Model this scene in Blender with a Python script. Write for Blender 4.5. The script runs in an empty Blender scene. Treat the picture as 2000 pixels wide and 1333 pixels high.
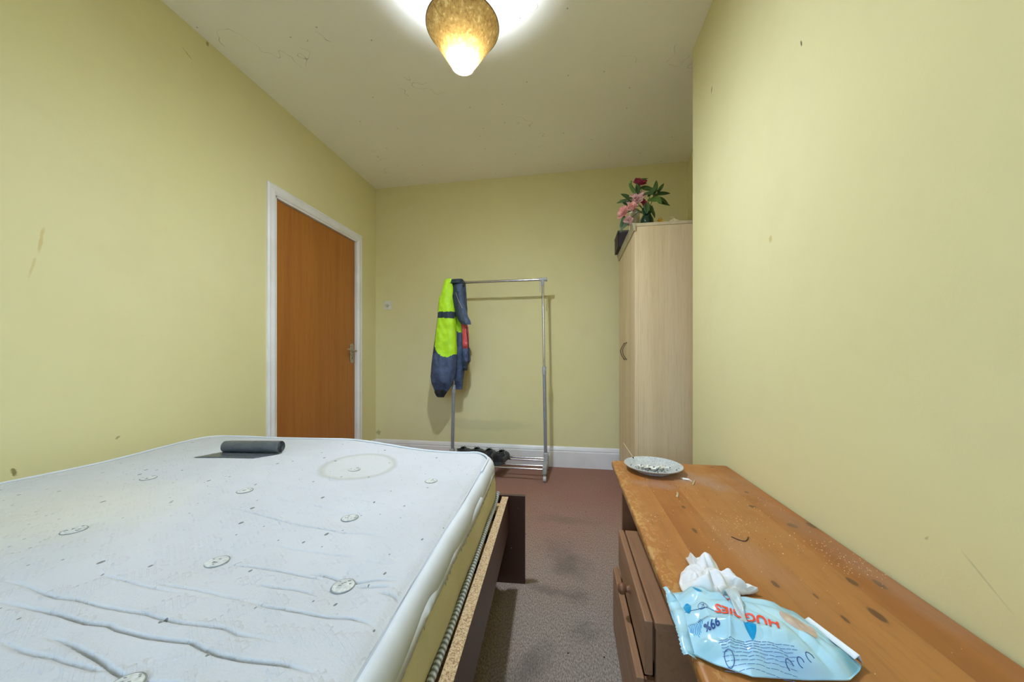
import bpy, bmesh, math, random
import numpy as np
from mathutils import Vector, Matrix, noise

PI = math.pi
random.seed(7)
rng = np.random.default_rng(5)
S = bpy.context.scene
COL = S.collection

# ---------------------------------------------------------------- camera
CAMZ = 0.95
cam_d = bpy.data.cameras.new('camera')
cam = bpy.data.objects.new('camera', cam_d)
COL.objects.link(cam)
cam.location = (0, 0, CAMZ)
cam.rotation_euler = (PI / 2, 0, math.atan(112 / 670))
cam_d.sensor_width = 36
cam_d.lens = 670 / 2000 * 36
cam_d.shift_y = (702 - 666.5) / 2000
cam_d.clip_start = 0.02
S.camera = cam

# ---------------------------------------------------------------- sky, exposure
S.view_settings.view_transform = 'Standard'
S.view_settings.look = 'None'
S.view_settings.gamma = 1
S.view_settings.use_curve_mapping = False
S.view_settings.exposure = 0.0
BULB = 2080.0
SHADE_TRANS = 0.07
SKY = 11.0
S.cycles.max_bounces = 10
S.cycles.diffuse_bounces = 6
S.cycles.caustics_reflective = False
S.cycles.caustics_refractive = False
S.cycles.sample_clamp_indirect = 6

wd = bpy.data.worlds.new('overcast_sky')
S.world = wd
wd.use_nodes = True
wn = wd.node_tree
bg = wn.nodes['Background']
tc = wn.nodes.new('ShaderNodeTexCoord')
sp = wn.nodes.new('ShaderNodeSeparateXYZ')
rp = wn.nodes.new('ShaderNodeValToRGB')
wn.links.new(tc.outputs['Generated'], sp.inputs[0])
wn.links.new(sp.outputs['Z'], rp.inputs[0])
rp.color_ramp.elements[0].position = 0.0
rp.color_ramp.elements[0].color = (0.03, 0.035, 0.04, 1)
rp.color_ramp.elements[1].position = 0.12
rp.color_ramp.elements[1].color = (0.50, 0.72, 1.0, 1)
wn.links.new(rp.outputs[0], bg.inputs[0])
bg.inputs[1].default_value = SKY

# window portal in the wall behind the camera
WX0, WX1, WZ0, WZ1, WY = -1.35, 0.25, 0.85, 2.2, -1.6
pl = bpy.data.lights.new('window_portal', 'AREA')
pl.shape = 'RECTANGLE'
pl.size = WX1 - WX0
pl.size_y = WZ1 - WZ0
pl.cycles.is_portal = True
po = bpy.data.objects.new('window_portal', pl)
COL.objects.link(po)
po.location = ((WX0 + WX1) / 2, WY - 0.12, (WZ0 + WZ1) / 2)
po.rotation_euler = (PI / 2, 0, PI)   # shines towards +Y

# ---------------------------------------------------------------- helpers
def srgb(r, g, b):
    f = lambda c: (c / 255 / 12.92) if c / 255 <= 0.04045 else ((c / 255 + 0.055) / 1.055) ** 2.4
    return (f(r), f(g), f(b), 1)

class NT:
    def __init__(s, name, rough=0.6, color=(0.5, 0.5, 0.5, 1), metal=0.0, spec=0.5):
        s.m = bpy.data.materials.new(name)
        s.m.use_nodes = True
        s.t = s.m.node_tree
        s.b = s.t.nodes['Principled BSDF']
        s.b.inputs['Base Color'].default_value = color
        s.b.inputs['Roughness'].default_value = rough
        s.b.inputs['Metallic'].default_value = metal
        s.b.inputs['Specular IOR Level'].default_value = spec
        s.tc = s.t.nodes.new('ShaderNodeTexCoord')
        s.co = s.tc.outputs['Object']
    def n(s, typ, **kw):
        x = s.t.nodes.new(typ)
        for k, v in kw.items():
            setattr(x, k, v)
        return x
    def l(s, a, b):
        s.t.links.new(a, b)
    def mapping(s, scale=(1, 1, 1), loc=(0, 0, 0), rot=(0, 0, 0), src=None):
        x = s.n('ShaderNodeMapping')
        x.inputs['Scale'].default_value = scale
        x.inputs['Location'].default_value = loc
        x.inputs['Rotation'].default_value = rot
        s.l(src or s.co, x.inputs[0])
        return x.outputs[0]
    def noise(s, scale=5, detail=4, rough=0.5, vec=None, dist=0):
        x = s.n('ShaderNodeTexNoise')
        x.inputs['Scale'].default_value = scale
        x.inputs['Detail'].default_value = detail
        x.inputs['Roughness'].default_value = rough
        x.inputs['Distortion'].default_value = dist
        s.l(vec or s.co, x.inputs['Vector'])
        return x.outputs['Fac']
    def voro(s, scale=5, vec=None, out='Distance', feat='F1', dim='3D'):
        x = s.n('ShaderNodeTexVoronoi', feature=feat)
        x.voronoi_dimensions = dim
        x.inputs['Scale'].default_value = scale
        s.l(vec or s.co, x.inputs['Vector'])
        return x.outputs[out]
    def math(s, op, a, b=None, c=None, clamp=False):
        x = s.n('ShaderNodeMath', operation=op, use_clamp=clamp)
        for i, v in enumerate((a, b, c)):
            if v is None: continue
            if isinstance(v, (int, float)): x.inputs[i].default_value = v
            else: s.l(v, x.inputs[i])
        return x.outputs[0]
    def remap(s, v, a, b, c=0.0, d=1.0, smooth=False):
        x = s.n('ShaderNodeMapRange')
        if smooth: x.interpolation_type = 'SMOOTHSTEP'
        s.l(v, x.inputs[0])
        for i, q in enumerate((a, b, c, d)): x.inputs[i + 1].default_value = q
        return x.outputs[0]
    def mix(s, fac, a, b, mode='MIX'):
        x = s.n('ShaderNodeMix', data_type='RGBA', blend_type=mode)
        if isinstance(fac, (int, float)): x.inputs[0].default_value = fac
        else: s.l(fac, x.inputs[0])
        for i, v in ((6, a), (7, b)):
            if isinstance(v, tuple): x.inputs[i].default_value = v
            else: s.l(v, x.inputs[i])
        return x.outputs[2]
    def ramp(s, fac, stops):
        x = s.n('ShaderNodeValToRGB')
        e = x.color_ramp.elements
        while len(e) < len(stops): e.new(0.5)
        for q, (p, c) in zip(e, stops):
            q.position = p; q.color = c
        s.l(fac, x.inputs[0])
        return x.outputs[0]
    def sep(s, vec=None):
        x = s.n('ShaderNodeSeparateXYZ')
        s.l(vec or s.co, x.inputs[0])
        return x.outputs
    def spot(s, c, r, ang=0, axes=(0, 1), soft=0.3, wob=0.0):
        """mask 1 inside an ellipse at c (2 coords) of radii r; axes picks the plane"""
        o = s.sep()
        a = s.math('SUBTRACT', o[axes[0]], c[0]); b = s.math('SUBTRACT', o[axes[1]], c[1])
        ca, sa = math.cos(ang), math.sin(ang)
        u = s.math('ADD', s.math('MULTIPLY', a, ca / r[0]), s.math('MULTIPLY', b, sa / r[0]))
        v = s.math('ADD', s.math('MULTIPLY', a, -sa / r[1]), s.math('MULTIPLY', b, ca / r[1]))
        d = s.math('SQRT', s.math('ADD', s.math('MULTIPLY', u, u), s.math('MULTIPLY', v, v)))
        if wob:
            d = s.math('ADD', d, s.math('MULTIPLY', s.math('SUBTRACT', s.noise(2.2 / max(r), 3), 0.5), wob))
        return d, s.remap(d, 1.0, 1.0 - soft, 0, 1, True)
    def base(s, c):
        if isinstance(c, tuple): s.b.inputs['Base Color'].default_value = c
        else: s.l(c, s.b.inputs['Base Color'])
    def rough(s, v): s.l(v, s.b.inputs['Roughness'])
    def bump(s, h, strength=0.3, dist=0.01):
        x = s.n('ShaderNodeBump')
        x.inputs['Strength'].default_value = strength
        x.inputs['Distance'].default_value = dist
        s.l(h, x.inputs['Height'])
        s.l(x.outputs[0], s.b.inputs['Normal'])

def plain(name, col, rough=0.5, metal=0.0, spec=0.5, vary=0.06, nscale=30):
    q = NT(name, rough, col, metal, spec)
    f = q.noise(nscale, 3)
    dk = tuple(c * (1 - vary * 2) for c in col[:3]) + (1,)
    lt = tuple(min(1, c * (1 + vary)) for c in col[:3]) + (1,)
    q.base(q.mix(q.remap(f, 0.3, 0.7), dk, lt))
    return q

class MB:
    """collects shapes into one mesh"""
    def __init__(s): s.v = []; s.f = []; s.mi = []
    def add(s, vs, fs, mi=0):
        o = len(s.v)
        s.v += [tuple(p) for p in vs]
        s.f += [tuple(i + o for i in f) for f in fs]
        s.mi += [mi] * len(fs)
    def box(s, a, b, mi=0, M=None):
        (x0, y0, z0), (x1, y1, z1) = a, b
        vs = [(x0,y0,z0),(x1,y0,z0),(x1,y1,z0),(x0,y1,z0),(x0,y0,z1),(x1,y0,z1),(x1,y1,z1),(x0,y1,z1)]
        if M: vs = [tuple(M @ Vector(p)) for p in vs]
        s.add(vs, [(0,3,2,1),(4,5,6,7),(0,1,5,4),(1,2,6,5),(2,3,7,6),(3,0,4,7)], mi)
    def tube(s, pts, r, n=12, mi=0, cap=True, flat=1.0):
        pts = [Vector(p) for p in pts]
        rs = r if isinstance(r, (list, tuple)) else [r] * len(pts)
        vs = []; up = None
        for i, p in enumerate(pts):
            t = (pts[min(i + 1, len(pts) - 1)] - pts[max(i - 1, 0)]).normalized()
            if up is None:
                up = Vector((0, 0, 1)) if abs(t.z) < 0.9 else Vector((0, 1, 0))
            a = t.cross(up)
            if a.length < 1e-5: a = t.cross(Vector((1, 0, 0)))
            a.normalize(); b = a.cross(t).normalized(); up = b
            for k in range(n):
                th = 2 * PI * k / n
                vs.append(p + (a * math.cos(th) + b * math.sin(th) * flat) * rs[i])
        fs = []
        for i in range(len(pts) - 1):
            for k in range(n):
                k2 = (k + 1) % n
                fs.append((i*n+k, i*n+k2, (i+1)*n+k2, (i+1)*n+k))
        if cap:
            fs.append(tuple(range(n))[::-1]); fs.append(tuple((len(pts)-1)*n + k for k in range(n)))
        s.add(vs, fs, mi)
    def lathe(s, prof, c=(0, 0, 0), n=32, mi=0, M=None, closed=False):
        vs = []
        for r, z in prof:
            for k in range(n):
                th = 2 * PI * k / n
                p = Vector((r * math.cos(th), r * math.sin(th), z))
                if M: p = M @ p
                vs.append(p + Vector(c))
        fs = []
        m = len(prof)
        for i in range(m - 1 + (1 if closed else 0)):
            for k in range(n):
                k2 = (k + 1) % n; j = (i + 1) % m
                fs.append((i*n+k, i*n+k2, j*n+k2, j*n+k))
        s.add(vs, fs, mi)
    def prism(s, poly, axis, a, b, mi=0):
        """poly = 2-D outline in the other two axes (order x,y,z with axis dropped)"""
        def P(q, h):
            q = list(q); q.insert(axis, h); return tuple(q)
        n = len(poly)
        s.add([P(q, a) for q in poly] + [P(q, b) for q in poly],
              [tuple(range(n)), tuple(range(n, 2*n))[::-1]] + [(i, i+n, (i+1)%n+n, (i+1)%n) for i in range(n)], mi)
    def grid(s, F, nu, nv, mi=0, wrapu=False, mif=None):
        vs = [F(i / (nu if wrapu else nu - 1), j / (nv - 1)) for j in range(nv) for i in range(nu)]
        fs = []; ms = []
        for j in range(nv - 1):
            for i in range(nu if wrapu else nu - 1):
                i2 = (i + 1) % nu
                fs.append((j*nu+i, j*nu+i2, (j+1)*nu+i2, (j+1)*nu+i))
        o = len(s.v)
        s.add(vs, fs, mi)
        if mif:
            for q in range(len(fs)):
                f = fs[q]
                c = sum((Vector(vs[k]) for k in f), Vector()) / 4
                s.mi[len(s.mi) - len(fs) + q] = mif(c)
    def build(s, name, mats, parent=None, smooth=True, bevel=0, subsurf=0, solid=0, angle=40, seg=2):
        me = bpy.data.meshes.new(name)
        me.from_pydata(s.v, [], s.f)
        me.validate()
        bm = bmesh.new(); bm.from_mesh(me)
        bmesh.ops.recalc_face_normals(bm, faces=bm.faces[:])
        bm.to_mesh(me); bm.free()
        if not isinstance(mats, (list, tuple)): mats = [mats]
        for m in mats: me.materials.append(m.m if isinstance(m, NT) else m)
        if len(mats) > 1:
            for p, q in zip(me.polygons, s.mi): p.material_index = q
        o = bpy.data.objects.new(name, me)
        COL.objects.link(o)
        if smooth:
            for p in me.polygons: p.use_smooth = True
            try: me.set_sharp_from_angle(angle=math.radians(angle))
            except Exception: pass
        if solid:
            md = o.modifiers.new('solid', 'SOLIDIFY'); md.thickness = solid; md.offset = 0
        if bevel:
            md = o.modifiers.new('bevel', 'BEVEL'); md.width = bevel; md.segments = seg; md.limit_method = 'ANGLE'; md.angle_limit = math.radians(50)
        if subsurf:
            md = o.modifiers.new('sub', 'SUBSURF'); md.levels = subsurf; md.render_levels = subsurf
        if parent is not None: put(o, parent)
        return o

def put(o, parent):
    """parent o while keeping mesh coordinates in world space"""
    w = Vector((0, 0, 0)); p = parent
    while p is not None:
        w += p.location; p = p.parent
    o.parent = parent
    o.location = o.location - w
    # texture space stays the mesh's own coordinates

def thing(name, label, cat, loc=(0, 0, 0), group=None):
    o = bpy.data.objects.new(name, None)
    COL.objects.link(o)
    o.location = loc
    o.empty_display_size = 0.05
    o['label'] = label; o['category'] = cat
    if group: o['group'] = group
    return o

def tag(o, label=None, cat=None, group=None, kind=None):
    if label: o['label'] = label
    if cat: o['category'] = cat
    if group: o['group'] = group
    if kind: o['kind'] = kind
    return o

def nz(x, y, z=0.0): return noise.noise(Vector((x, y, z)))

def lerp(a, b, t): return a + (b - a) * t

def interp(x, xs, ys): return float(np.interp(x, xs, ys))

# ---------------------------------------------------------------- room materials
def wall_mat(name, marks, axes):
    q = NT(name, 0.75, spec=0.25)
    a = q.noise(0.9, 3, 0.5); b = q.noise(3.5, 5, 0.6)
    c = q.mix(q.remap(a, 0.3, 0.7), WALL_A, WALL_B)
    c = q.mix(q.math('MULTIPLY', q.remap(b, 0.5, 0.8), 0.25), c, srgb(205, 192, 140))
    # sparse dark specks
    v = q.voro(4.0); w = q.voro(4.0, out='Color'); ws = q.sep(w)[0]
    m = q.math('MULTIPLY', q.math('LESS_THAN', v, 0.022), q.math('GREATER_THAN', ws, 0.62))
    c = q.mix(q.math('MULTIPLY', m, 0.65), c, srgb(95, 88, 45))
    for (cc, r, ang, col, amt, wob) in marks:
        d, k = q.spot(cc, r, ang, axes, 0.6, wob)
        c = q.mix(q.math('MULTIPLY', k, amt), c, col)
    q.base(c)
    q.bump(q.noise(60, 4, 0.6), 0.12, 0.004)
    return q
WALL_A = srgb(220, 211, 154)
WALL_B = srgb(225, 216, 166)
brown = srgb(120, 105, 50); tan = srgb(205, 180, 110)
M_wl = wall_mat('cream_wall_paint', [
    ((0.925, 1.37), (0.007, 0.06), -0.12, tan, 0.6, 1.4),
    ((0.905, 1.27), (0.005, 0.05), -0.2, tan, 0.45, 1.4),
    ((0.866, 0.568), (0.008, 0.018), 0.3, brown, 0.8, 1.5),
    ((1.135, 0.625), (0.012, 0.006), 0.6, brown, 0.6, 1.0),
    ((1.40, 2.45), (0.035, 0.004), -0.5, brown, 0.5, 1.0),
    ((1.493, 2.585), (0.01, 0.015), 0, brown, 0.6, 1.0)], (1, 2))
M_wr = wall_mat('cream_wall_paint', [
    ((1.097, 1.848), (0.004, 0.012), -0.2, srgb(70, 60, 30), 0.9, 0.5),
    ((1.719, 2.199), (0.006, 0.02), 0.2, srgb(80, 70, 35), 0.8, 0.5),
    ((1.248, 1.344), (0.012, 0.014), 0, tan, 0.8, 1.0),
    ((0.66, 0.60), (0.05, 0.0025), 0.7, srgb(150, 150, 115), 0.3, 1.0),
    ((0.75, 0.62), (0.003, 0.007), 0.7, srgb(130, 125, 90), 0.4, 1.0)], (1, 2))
M_wb = wall_mat('cream_wall_paint', [((-1.82, 0.24), (0.03, 0.03), 0, srgb(165, 155, 105), 0.7, 2.0),
    ((-0.75, 0.35), (0.5, 0.06), 0, srgb(190, 185, 140), 0.35, 1.0)], (0, 2))
M_wall = wall_mat('cream_wall_paint', [], (0, 2))

q = NT('ceiling_paint', 0.85, spec=0.2)
c = q.mix(q.remap(q.noise(1.2, 3), 0.3, 0.7), srgb(247, 244, 232), srgb(250, 248, 238))
_v = q.voro(5.0, dim='2D'); _s = q.sep(q.voro(5.0, out='Color', dim='2D'))[0]
c = q.mix(q.math('MULTIPLY', q.math('MULTIPLY', q.math('LESS_THAN', _v, 0.02), q.math('GREATER_THAN', _s, 0.7)), 0.5), c, srgb(110, 100, 60))
# hairline cracks: thin iso-line of a noise, only in a few places
cr = q.math('ABSOLUTE', q.math('SUBTRACT', q.noise(4.5, 2, 0.5), 0.5))
crm = q.math('MULTIPLY', q.math('LESS_THAN', cr, 0.0012), q.math('GREATER_THAN', q.noise(2.3, 1), 0.62))
c = q.mix(q.math('MULTIPLY', crm, 0.6), c, srgb(150, 140, 95))
q.base(c); q.bump(q.noise(45, 4), 0.1, 0.004)
M_ceil = q

q = NT('carpet_pile', 0.95, spec=0.1)
o = q.sep()
red = srgb(184, 138, 124); gry = srgb(178, 166, 154)
g = q.remap(o[1], 2.6, 1.0, 0, 1, True)
g = q.math('ADD', g, q.math('MULTIPLY', q.math('SUBTRACT', q.noise(3.0, 3), 0.5), 0.7), clamp=True)
c = q.mix(g, red, gry)
rot = q.mapping(scale=(260, 110, 1), rot=(0, 0, 0.45))
fib = q.noise(1.0, 3, 0.7, vec=rot)
c = q.mix(q.remap(fib, 0.35, 0.65), tuple(v * 0.66 for v in (1, 1, 1)) + (1,), (1.18, 1.18, 1.18, 1)) if False else c
c = q.mix(q.remap(fib, 0.36, 0.64, 0, 0.75), c, srgb(92, 74, 64))
for (cc, r, ang, amt) in [((0.0, 1.62), (0.09, 0.13), 0.5, 0.60), ((-0.09, 1.42), (0.09, 0.035), -0.3, 0.5), ((0.03, 1.40), (0.06, 0.05), 0, 0.5),
                          ((-0.12, 1.05), (0.05, 0.12), -0.5, 0.55), ((0.05, 1.22), (0.06, 0.05), 0.3, 0.4), ((-0.08, 0.93), (0.06, 0.10), 0.2, 0.45),
                          ((0.10, 0.90), (0.035, 0.07), 0.1, 0.5), ((-0.02, 2.05), (0.20, 0.06), 0, 0.3), ((-0.05, 1.75), (0.1, 0.1), 0, 0.25)]:
    d, k = q.spot(cc, (r[0] * 1.35, r[1] * 1.35), ang, (0, 1), 1.0, 1.3)
    c = q.mix(q.math('MULTIPLY', k, amt * 0.85), c, srgb(84, 80, 76))
sv = q.voro(9.0, dim='2D'); ss = q.sep(q.voro(9.0, out='Color', dim='2D'))[0]
c = q.mix(q.math('MULTIPLY', q.math('LESS_THAN', sv, 0.028), q.math('GREATER_THAN', ss, 0.88)), c, srgb(55, 45, 40))
q.base(c); q.bump(q.math('ADD', fib, q.math('MULTIPLY', q.noise(300, 2), 0.6)), 0.8, 0.004)
M_carpet = q

q = NT('white_gloss_paint', 0.35)
c = q.mix(q.remap(q.noise(5, 4), 0.45, 0.8), srgb(236, 234, 233), srgb(220, 217, 210))
q.base(c); q.bump(q.noise(25, 3), 0.08, 0.004)
M_white = q

def wood(name, c1, c2, c3, axis='Z', scale=1.0, rough=0.4, stretch=0.06, bump=0.05):
    q = NT(name, rough)
    sc = {'Z': (1, 1, stretch), 'Y': (1, stretch, 1), 'X': (stretch, 1, 1)}[axis]
    v = q.mapping(scale=tuple(k * scale for k in sc))
    a = q.noise(7, 5, 0.6, vec=v, dist=0.6); b = q.noise(60, 4, 0.7, vec=v)
    c = q.mix(q.remap(a, 0.3, 0.7), c1, c2)
    c = q.mix(q.remap(b, 0.5, 0.75, 0, 0.6), c, c3)
    q.base(c); q.bump(b, bump, 0.002)
    q.rough(q.remap(a, 0.3, 0.7, rough - 0.05, rough + 0.1))
    return q
M_door = wood('door_veneer', srgb(176, 112, 46), srgb(160, 96, 38), srgb(138, 80, 30), 'Z', 1.0, 0.38, 0.05)
M_maple = wood('maple_laminate', srgb(222, 200, 162), srgb(206, 182, 142), srgb(192, 166, 128), 'Z', 1.3, 0.5, 0.05)
M_maple_dull = plain('maple_edge_trim', srgb(200, 184, 150), 0.5)

# ---------------------------------------------------------------- room
XL, XR, YB, YF, ZC, XA, YN = -1.85, 0.65, 3.06, -1.6, 2.60, 0.97, 1.97
T = 0.1
def struct(name, mb, mat, **kw):
    o = mb.build(name, mat, smooth=False, **kw); o['kind'] = 'structure'; return o

m = MB(); m.box((XL - T, YF - T, -T), (XA + T, YB + T, 0)); struct('floor', m, M_carpet)
m = MB(); m.box((XL - T, YF - T, ZC), (XA + T, YB + T, ZC + T)); struct('ceiling', m, M_ceil)
# left wall with door opening
DY0, DY1, DZ = 1.905, 2.762, 1.995
m = MB()
m.box((XL - T, YF, 0), (XL, DY0, ZC)); m.box((XL - T, DY1, 0), (XL, YB, ZC)); m.box((XL - T, DY0, DZ), (XL, DY1, ZC))
m.box((XL - T, DY0, 0), (XL - 0.085, DY1, DZ))
struct('wall_left', m, M_wl)
m = MB(); m.box((XL - T, YB, 0), (XA + T, YB + T, ZC)); struct('wall_back', m, M_wb)
m = MB(); m.prism([(XR, YF), (XA + T, YF), (XA + T, YN), (XR + 0.004, YN), (XR, YN - 0.004)], 2, 0, ZC); struct('wall_right', m, M_wr)
m = MB(); m.box((XA, YN, 0), (XA + T, YB, ZC)); struct('wall_alcove', m, M_wall)
m = MB()
m.box((XL - T, YF - T, 0), (WX0, YF, ZC)); m.box((WX1, YF - T, 0), (XA + T, YF, ZC))
m.box((WX0, YF - T, 0), (WX1, YF, WZ0)); m.box((WX0, YF - T, WZ1), (WX1, YF, ZC))
struct('wall_front', m, M_wall)
# window behind the camera: frame and glass
m = MB()
fw = 0.05
m.box((WX0, YF - 0.08, WZ0), (WX0 + fw, YF - 0.03, WZ1)); m.box((WX1 - fw, YF - 0.08, WZ0), (WX1, YF - 0.03, WZ1))
m.box((WX0, YF - 0.08, WZ0), (WX1, YF - 0.03, WZ0 + fw)); m.box((WX0, YF - 0.08, WZ1 - fw), (WX1, YF - 0.03, WZ1))
m.box(((WX0 + WX1) / 2 - 0.03, YF - 0.08, WZ0), ((WX0 + WX1) / 2 + 0.03, YF - 0.03, WZ1))
wo = struct('window_1', m, M_white)
gm = bpy.data.materials.new('window_glass'); gm.use_nodes = True
gt = gm.node_tree; gt.nodes.remove(gt.nodes['Principled BSDF'])
tr = gt.nodes.new('ShaderNodeBsdfTransparent'); gl = gt.nodes.new('ShaderNodeBsdfGlossy'); mx = gt.nodes.new('ShaderNodeMixShader')
gl.inputs['Roughness'].default_value = 0.03; mx.inputs[0].default_value = 0.06
gt.links.new(tr.outputs[0], mx.inputs[1]); gt.links.new(gl.outputs[0], mx.inputs[2]); gt.links.new(mx.outputs[0], gt.nodes['Material Output'].inputs[0])
m = MB(); m.box((WX0 + fw, YF - 0.058, WZ0 + fw), (WX1 - fw, YF - 0.054, WZ1 - fw)); m.build('glass_pane', gm, wo, smooth=False)

# baseboards (ogee profile)
BP = [(0, 0), (0.018, 0), (0.018, 0.135), (0.014, 0.140), (0.014, 0.146), (0.017, 0.150), (0.012, 0.168), (0.006, 0.178), (0, 0.180)]
m = MB(); m.prism([(YB - a, b) for a, b in BP], 0, XL, XA); struct('baseboard_back', m, M_white)
m = MB(); m.prism([(XL + a, b) for a, b in BP], 1, DY1 + 0.062, YB - 0.018); m.prism([(XL + a, b) for a, b in BP], 1, YF, DY0 - 0.07); struct('baseboard_left', m, M_white)
m = MB(); m.prism([(XR - a, b) for a, b in BP], 1, YF, YN); struct('baseboard_right', m, M_white)

# door
fr = MB()
AP = [(0, 0), (0.062, 0), (0.062, 0.010), (0.050, 0.016), (0.040, 0.012), (0.018, 0.018), (0.006, 0.014), (0, 0.008)]  # (away from opening, out of wall)
def arch_side(y, sgn, z1):
    fr.prism([(XL + b, y + sgn * a) for a, b in AP], 2, 0, z1)
AW = 0.062
# mitred architrave: sweep profile round the opening
path = [(DY0, 0, -1, 0), (DY0, DZ, -1, 1), (DY1, DZ, 1, 1), (DY1, 0, 1, 0)]
vs = []; n = len(AP)
for (y, z, sy, sz) in path:
    for a, b in AP: vs.append((XL + b, y + sy * a, z + sz * a))
fs = []
for i in range(3):
    for k in range(n):
        k2 = (k + 1) % n
        fs.append((i*n+k, i*n+k2, (i+1)*n+k2, (i+1)*n+k))
fs += [tuple(range(n)), tuple(3*n + k for k in range(n))]
fr.add(vs, fs)
# jamb lining
fr.box((XL - 0.085, DY0, 0), (XL + 0.004, DY0 + 0.012, DZ)); fr.box((XL - 0.085, DY1 - 0.012, 0), (XL + 0.004, DY1, DZ)); fr.box((XL - 0.085, DY0, DZ - 0.012), (XL + 0.004, DY1, DZ))
struct('trim_1', fr, M_white)
dm = MB(); dm.box((XL - 0.050, DY0 + 0.015, 0.008), (XL - 0.012, DY1 - 0.015, DZ - 0.016))
door = struct('door_1', dm, M_door, bevel=0.002)
M_brass = plain('tarnished_metal', srgb(190, 180, 160), 0.35, 0.8, vary=0.25, nscale=80)
hd = MB()
HY, HZ, HX = 2.700, 1.0, XL - 0.012
pts = []
def rounded(w, h, r, n=6):
    P = []
    for cx, cz, a0 in ((w - r, h - r, 0), (-w + r, h - r, PI/2), (-w + r, -h + r, PI), (w - r, -h + r, 1.5 * PI)):
        for k in range(n + 1):
            a = a0 + PI / 2 * k / n
            P.append((cx + r * math.cos(a), cz + r * math.sin(a)))
    return P
hd.prism([(HY + a, HZ + b) for a, b in rounded(0.021, 0.085, 0.02)], 0, HX, HX + 0.009)
hp = hd.build('handle_plate', M_brass, door, bevel=0.002)
lv = MB(); lv.tube([(HX + 0.005, HY, HZ + 0.02), (HX + 0.045, HY, HZ + 0.02), (HX + 0.056, HY - 0.012, HZ + 0.02), (HX + 0.058, HY - 0.06, HZ + 0.023), (HX + 0.055, HY - 0.105, HZ + 0.03), (HX + 0.045, HY - 0.115, HZ + 0.034)], [0.009, 0.008, 0.008, 0.007, 0.007, 0.005], 12)
lv.build('handle_lever', M_brass, hp)
kh = MB(); kh.tube([(HX + 0.009, HY, HZ - 0.04), (HX + 0.0105, HY, HZ - 0.04)], 0.004, 10); kh.box((HX + 0.009, HY - 0.002, HZ - 0.056), (HX + 0.0105, HY + 0.002, HZ - 0.04))
kh.build('keyhole', plain('keyhole_dark', srgb(20, 18, 15), 0.8), hp)
for zz in (0.25, 1.78):
    hg = MB(); hg.tube([(XL - 0.006, DY0 + 0.014, zz - 0.045), (XL - 0.006, DY0 + 0.014, zz + 0.045)], 0.006, 10)
    for k in range(4): hg.tube([(XL - 0.006, DY0 + 0.014, zz - 0.03 + k * 0.02), (XL - 0.006, DY0 + 0.014, zz - 0.028 + k * 0.02)], 0.0072, 10)
    hg.build('hinge', plain('dark_hinge_metal', srgb(95, 70, 45), 0.4, 0.8), door)

# wall switch
sw = thing('wall_switch', 'small white square dimmer plate with a round knob on the back wall beside the door', 'light switch', (-1.721, YB - 0.009, 1.467))
M_plastic = plain('aged_white_plastic', srgb(222, 218, 200), 0.35)
m = MB(); m.prism([(-1.721 + a, 1.467 + b) for a, b in rounded(0.043, 0.043, 0.004, 3)], 1, YB - 0.009, YB); m.build('face_plate', M_plastic, sw, bevel=0.002)
m = MB(); m.lathe([(0.0001, 0.024), (0.013, 0.023), (0.015, 0.018), (0.0165, 0.0), (0.0001, 0.0)], (-1.721, YB - 0.009, 1.467), 20, M=Matrix.Rotation(PI / 2, 3, 'X')); m.build('dimmer_knob', plain('knob_plastic', srgb(205, 200, 182), 0.35), sw)
for sx in (-0.03, 0.03):
    m = MB(); m.lathe([(0.0001, 0.002), (0.003, 0.0015), (0.0035, 0.0)], (-1.721 + sx, YB - 0.009, 1.467), 10, M=Matrix.Rotation(PI / 2, 3, 'X')); m.build('screw', M_brass, sw)

# ---------------------------------------------------------------- ceiling lamp
LX, LY, LZ = -0.43, 1.352, 2.15
lamp = thing('pendant_lamp', 'lit pendant lamp with a mottled tan paper cone shade hanging from the ceiling', 'ceiling lamp', (LX, LY, ZC))
q = NT('mottled_paper_shade', 0.8)
v = q.mapping(scale=(1, 1, 0.8))
a = q.noise(28, 6, 0.65, vec=v, dist=1.2); b = q.noise(95, 4, 0.6, vec=v, dist=0.5)
f = q.math('MULTIPLY', q.math('ADD', a, b), 0.5)
c = q.ramp(f, [(0.36, srgb(150, 118, 72)), (0.47, srgb(196, 165, 112)), (0.55, srgb(208, 180, 125)), (0.62, srgb(240, 222, 170))])
geo = q.n('ShaderNodeNewGeometry')
q.base(q.mix(geo.outputs['Backfacing'], c, srgb(236, 230, 214)))
tl = q.n('ShaderNodeBsdfTranslucent'); q.l(q.mix(1.0, c, srgb(255, 228, 180), 'MULTIPLY'), tl.inputs[0])
mxs = q.n('ShaderNodeMixShader'); mxs.inputs[0].default_value = SHADE_TRANS
q.l(q.b.outputs[0], mxs.inputs[1]); q.l(tl.outputs[0], mxs.inputs[2]); q.l(mxs.outputs[0], q.t.nodes['Material Output'].inputs[0])
m = MB()
R0, R1, H = 0.046, 0.147, 0.157
m.grid(lambda u, v: (LX + (lerp(R0, R1, v)) * math.cos(2*PI*u), LY + lerp(R0, R1, v) * math.sin(2*PI*u), LZ + H * v), 64, 12, wrapu=True)
shade = m.build('lamp_shade', q, lamp)
M_rim = plain('shade_rim_dark', srgb(105, 80, 50), 0.6)
for r, z, tr_ in ((R0, LZ, 0.0014), (R1, LZ + H, 0.0018)):
    m = MB(); m.tube([(LX + r * math.cos(2*PI*k/48), LY + r * math.sin(2*PI*k/48), z) for k in range(49)], tr_, 6, cap=False)
    m.build('shade_rim', M_rim, shade)
em = bpy.data.materials.new('lit_bulb'); em.use_nodes = True
e = em.node_tree; e.nodes.remove(e.nodes['Principled BSDF']); en = e.nodes.new('ShaderNodeEmission')
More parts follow.
